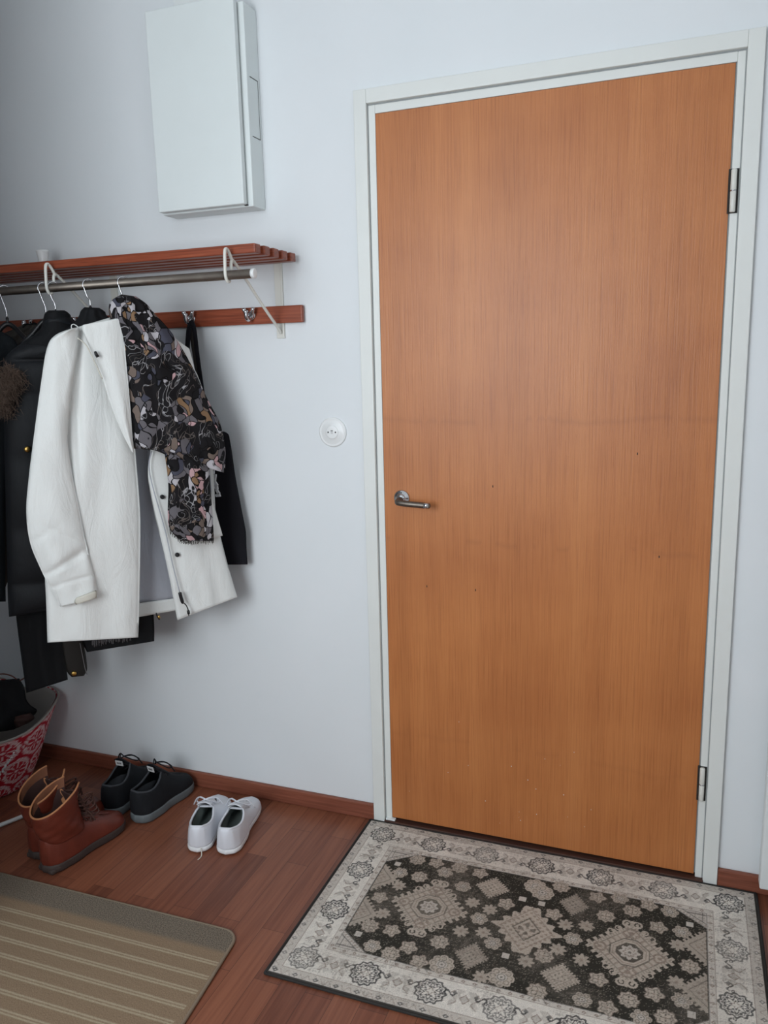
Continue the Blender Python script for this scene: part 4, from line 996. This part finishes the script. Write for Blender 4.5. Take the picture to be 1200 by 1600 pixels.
    # half medallions at the ends and corner triangles
    for sx, cx in ((1, fx0), (-1, fx1)):
        sl, x, y, d, th = win(cx, -0.352, 0.13); xx = x * sx
        for cy2 in (-0.075, 0.075):
            e = np.abs(xx) / 0.062 + np.abs(y - cy2) / 0.066; t = xx / 0.062 - np.abs(y - cy2) / 0.066
            paint(sl, (xx > 0.001) & (e < 1 + 0.08 * np.sign(np.sin(t * 22))), motif * 0.85); paint(sl, (xx > 0) & (np.abs(e - 0.65) < 0.03), dark, 0.5); paint(sl, (xx > 0) & (e < .45) & (np.sin(x * 420) * np.sin(y * 420) > 0.2), taupe, 0.8)
        for sy, cy in ((-1, fy1), (1, fy0)):
            sl, x, y, d, th = win(cx, cy, 0.085); xx = x * sx; yy = y * sy; e = xx / 0.080 + yy / 0.058
            inm = (xx > 0) & (yy > 0)
            paint(sl, inm & (e < 1), cream2); paint(sl, inm & (np.abs(e - 0.98) < 0.03), blk, 0.6); paint(sl, inm & (np.abs(e - 0.72) < 0.03), blk, 0.7); paint(sl, inm & (e < .72) & (np.abs(xx - 0.008) < .0015), blk, .7); paint(sl, inm & (e < .72) & (np.abs(yy - 0.008) < .0015), blk, .7)
            paint(sl, inm & (np.abs(e - 0.86) < 0.05) & (np.sin((xx - yy) * 500) > 0.3), taupe, 0.8)
    # wear: abrasion lightens the dark field, greys the cream
    # abrash: fine vertical/horizontal thread mottling that eats into the pattern
    thr = (lf(330, 40) * 0.6 + lf(30, 520) * 0.4)
    bite = (thr > 0.60) & (wear > 0.40) & (speck > 0.35)
    C[bite] = C[bite] * 0.55 + np.array(lin((120, 112, 102))) * 0.45
    spk = fld & (speck > 0.94); C[spk] = C[spk] * 0.6 + motif * 0.4
    f = np.clip((wear - 0.45) * 0.9, 0, 0.30)[..., None] * (fine[..., None] * 0.9 + 0.1)
    C = C * (1 - f) + np.array(lin((160, 150, 138))) * f
    C *= (0.90 + 0.16 * fine[..., None] * (0.6 + 0.4 * speck[..., None]))
    C *= (0.94 + 0.12 * speck[..., None])
    # binding
    C[din < 0.006] = np.array(lin((70, 66, 62)))
    Z = 0.0068 + 0.0006 * np.sin(X * 23 + 1) * np.cos(Y * 17) + 0.0003 * (fine - 0.5)
    edge = (din < 0.004); Z[edge] = 0.0045; Z[din < 0.0005] = 0.0003
    V = np.stack([X, Y, Z], -1).reshape(-1, 3)
    # slightly wavy outline
    V[:, 1] += 0.0025 * np.sin(V[:, 0] * 9.0) * ((V[:, 1] - y0) / (y1 - y0) > 0.5) * 0 
    idx = np.arange(nx * ny).reshape(ny, nx)
    Fq = np.stack([idx[:-1, :-1], idx[:-1, 1:], idx[1:, 1:], idx[1:, :-1]], -1).reshape(-1, 4)
    me = bpy.data.meshes.new('pile'); o0 = np.array([0.48, -0.356, 0])
    me.vertices.add(len(V)); me.vertices.foreach_set('co', (V - o0).astype(np.float32).ravel())
    me.loops.add(Fq.size); me.loops.foreach_set('vertex_index', Fq.astype(np.int32).ravel())
    me.polygons.add(len(Fq)); me.polygons.foreach_set('loop_start', np.arange(0, Fq.size, 4, dtype=np.int32))
    me.update(calc_edges=True); me.validate()
    ca = me.color_attributes.new('pattern', 'FLOAT_COLOR', 'POINT')
    ca.data.foreach_set('color', np.concatenate([C.reshape(-1, 3), np.ones((nx * ny, 1))], 1).astype(np.float32).ravel())
    me.polygons.foreach_set('use_smooth', [True] * len(me.polygons)); me.materials.append(M['rug'])
    rg = thing('rug', 'cream and black oriental rug lying in front of the door', 'rug', tuple(o0))
    o = bpy.data.objects.new('pile', me); COL.objects.link(o); o.parent = rg
    ring_ = [(x0, y0), (x1, y0), (x1, y1), (x0, y1)]
    bd = MB()
    for k_ in range(4):
        p, q = ring_[k_], ring_[(k_ + 1) % 4]
        pts = [(p[0] + (q[0] - p[0]) * s, p[1] + (q[1] - p[1]) * s, 0.0036) for s in np.linspace(0, 1, 30)]
        bd.tube(pts, 0.0034, 8)
    bd.build('binding', 'rugedge', rg)
oriental()

# striped mat
mo = np.array([-1.30, -0.6, 0])
def mat_outline():
    P = [(-1.25, -0.612), (-0.265, -0.598)]
    cx, cy, rr = -0.232, -0.640, 0.042
    for k_ in range(9):
        t = math.radians(88 - k_ * 84 / 8); P.append((cx + rr * math.cos(t), cy + rr * math.sin(t)))
    P += [(-0.178, -0.75), (-0.165, -0.88), (-0.152, -1.085), (-1.25, -1.09)]
    return P
mp_ = mat_outline(); n_ = len(mp_)
mt = thing('striped_mat', 'beige woven mat with cream stripes at the lower left', 'rug', tuple(mo))
V = [(x, y, 0.0005) for x, y in mp_] + [(x, y, 0.0065) for x, y in mp_] + [(x + (-0.6 - x) * 0.006, y + (-0.85 - y) * 0.012, 0.0085) for x, y in mp_]
Fc = [tuple(range(n_))[::-1]] + [(k_, (k_ + 1) % n_, n_ + (k_ + 1) % n_, n_ + k_) for k_ in range(n_)] + [(n_ + k_, n_ + (k_ + 1) % n_, 2 * n_ + (k_ + 1) % n_, 2 * n_ + k_) for k_ in range(n_)] + [tuple(range(2 * n_, 3 * n_))]
mesh_obj('weave', V, Fc, 'mat', mt, smooth=False)
MB().tube([(x, y, 0.0045) for x, y in mp_ + [mp_[0]]], 0.0045, 8).build('binding', 'matedge', mt)
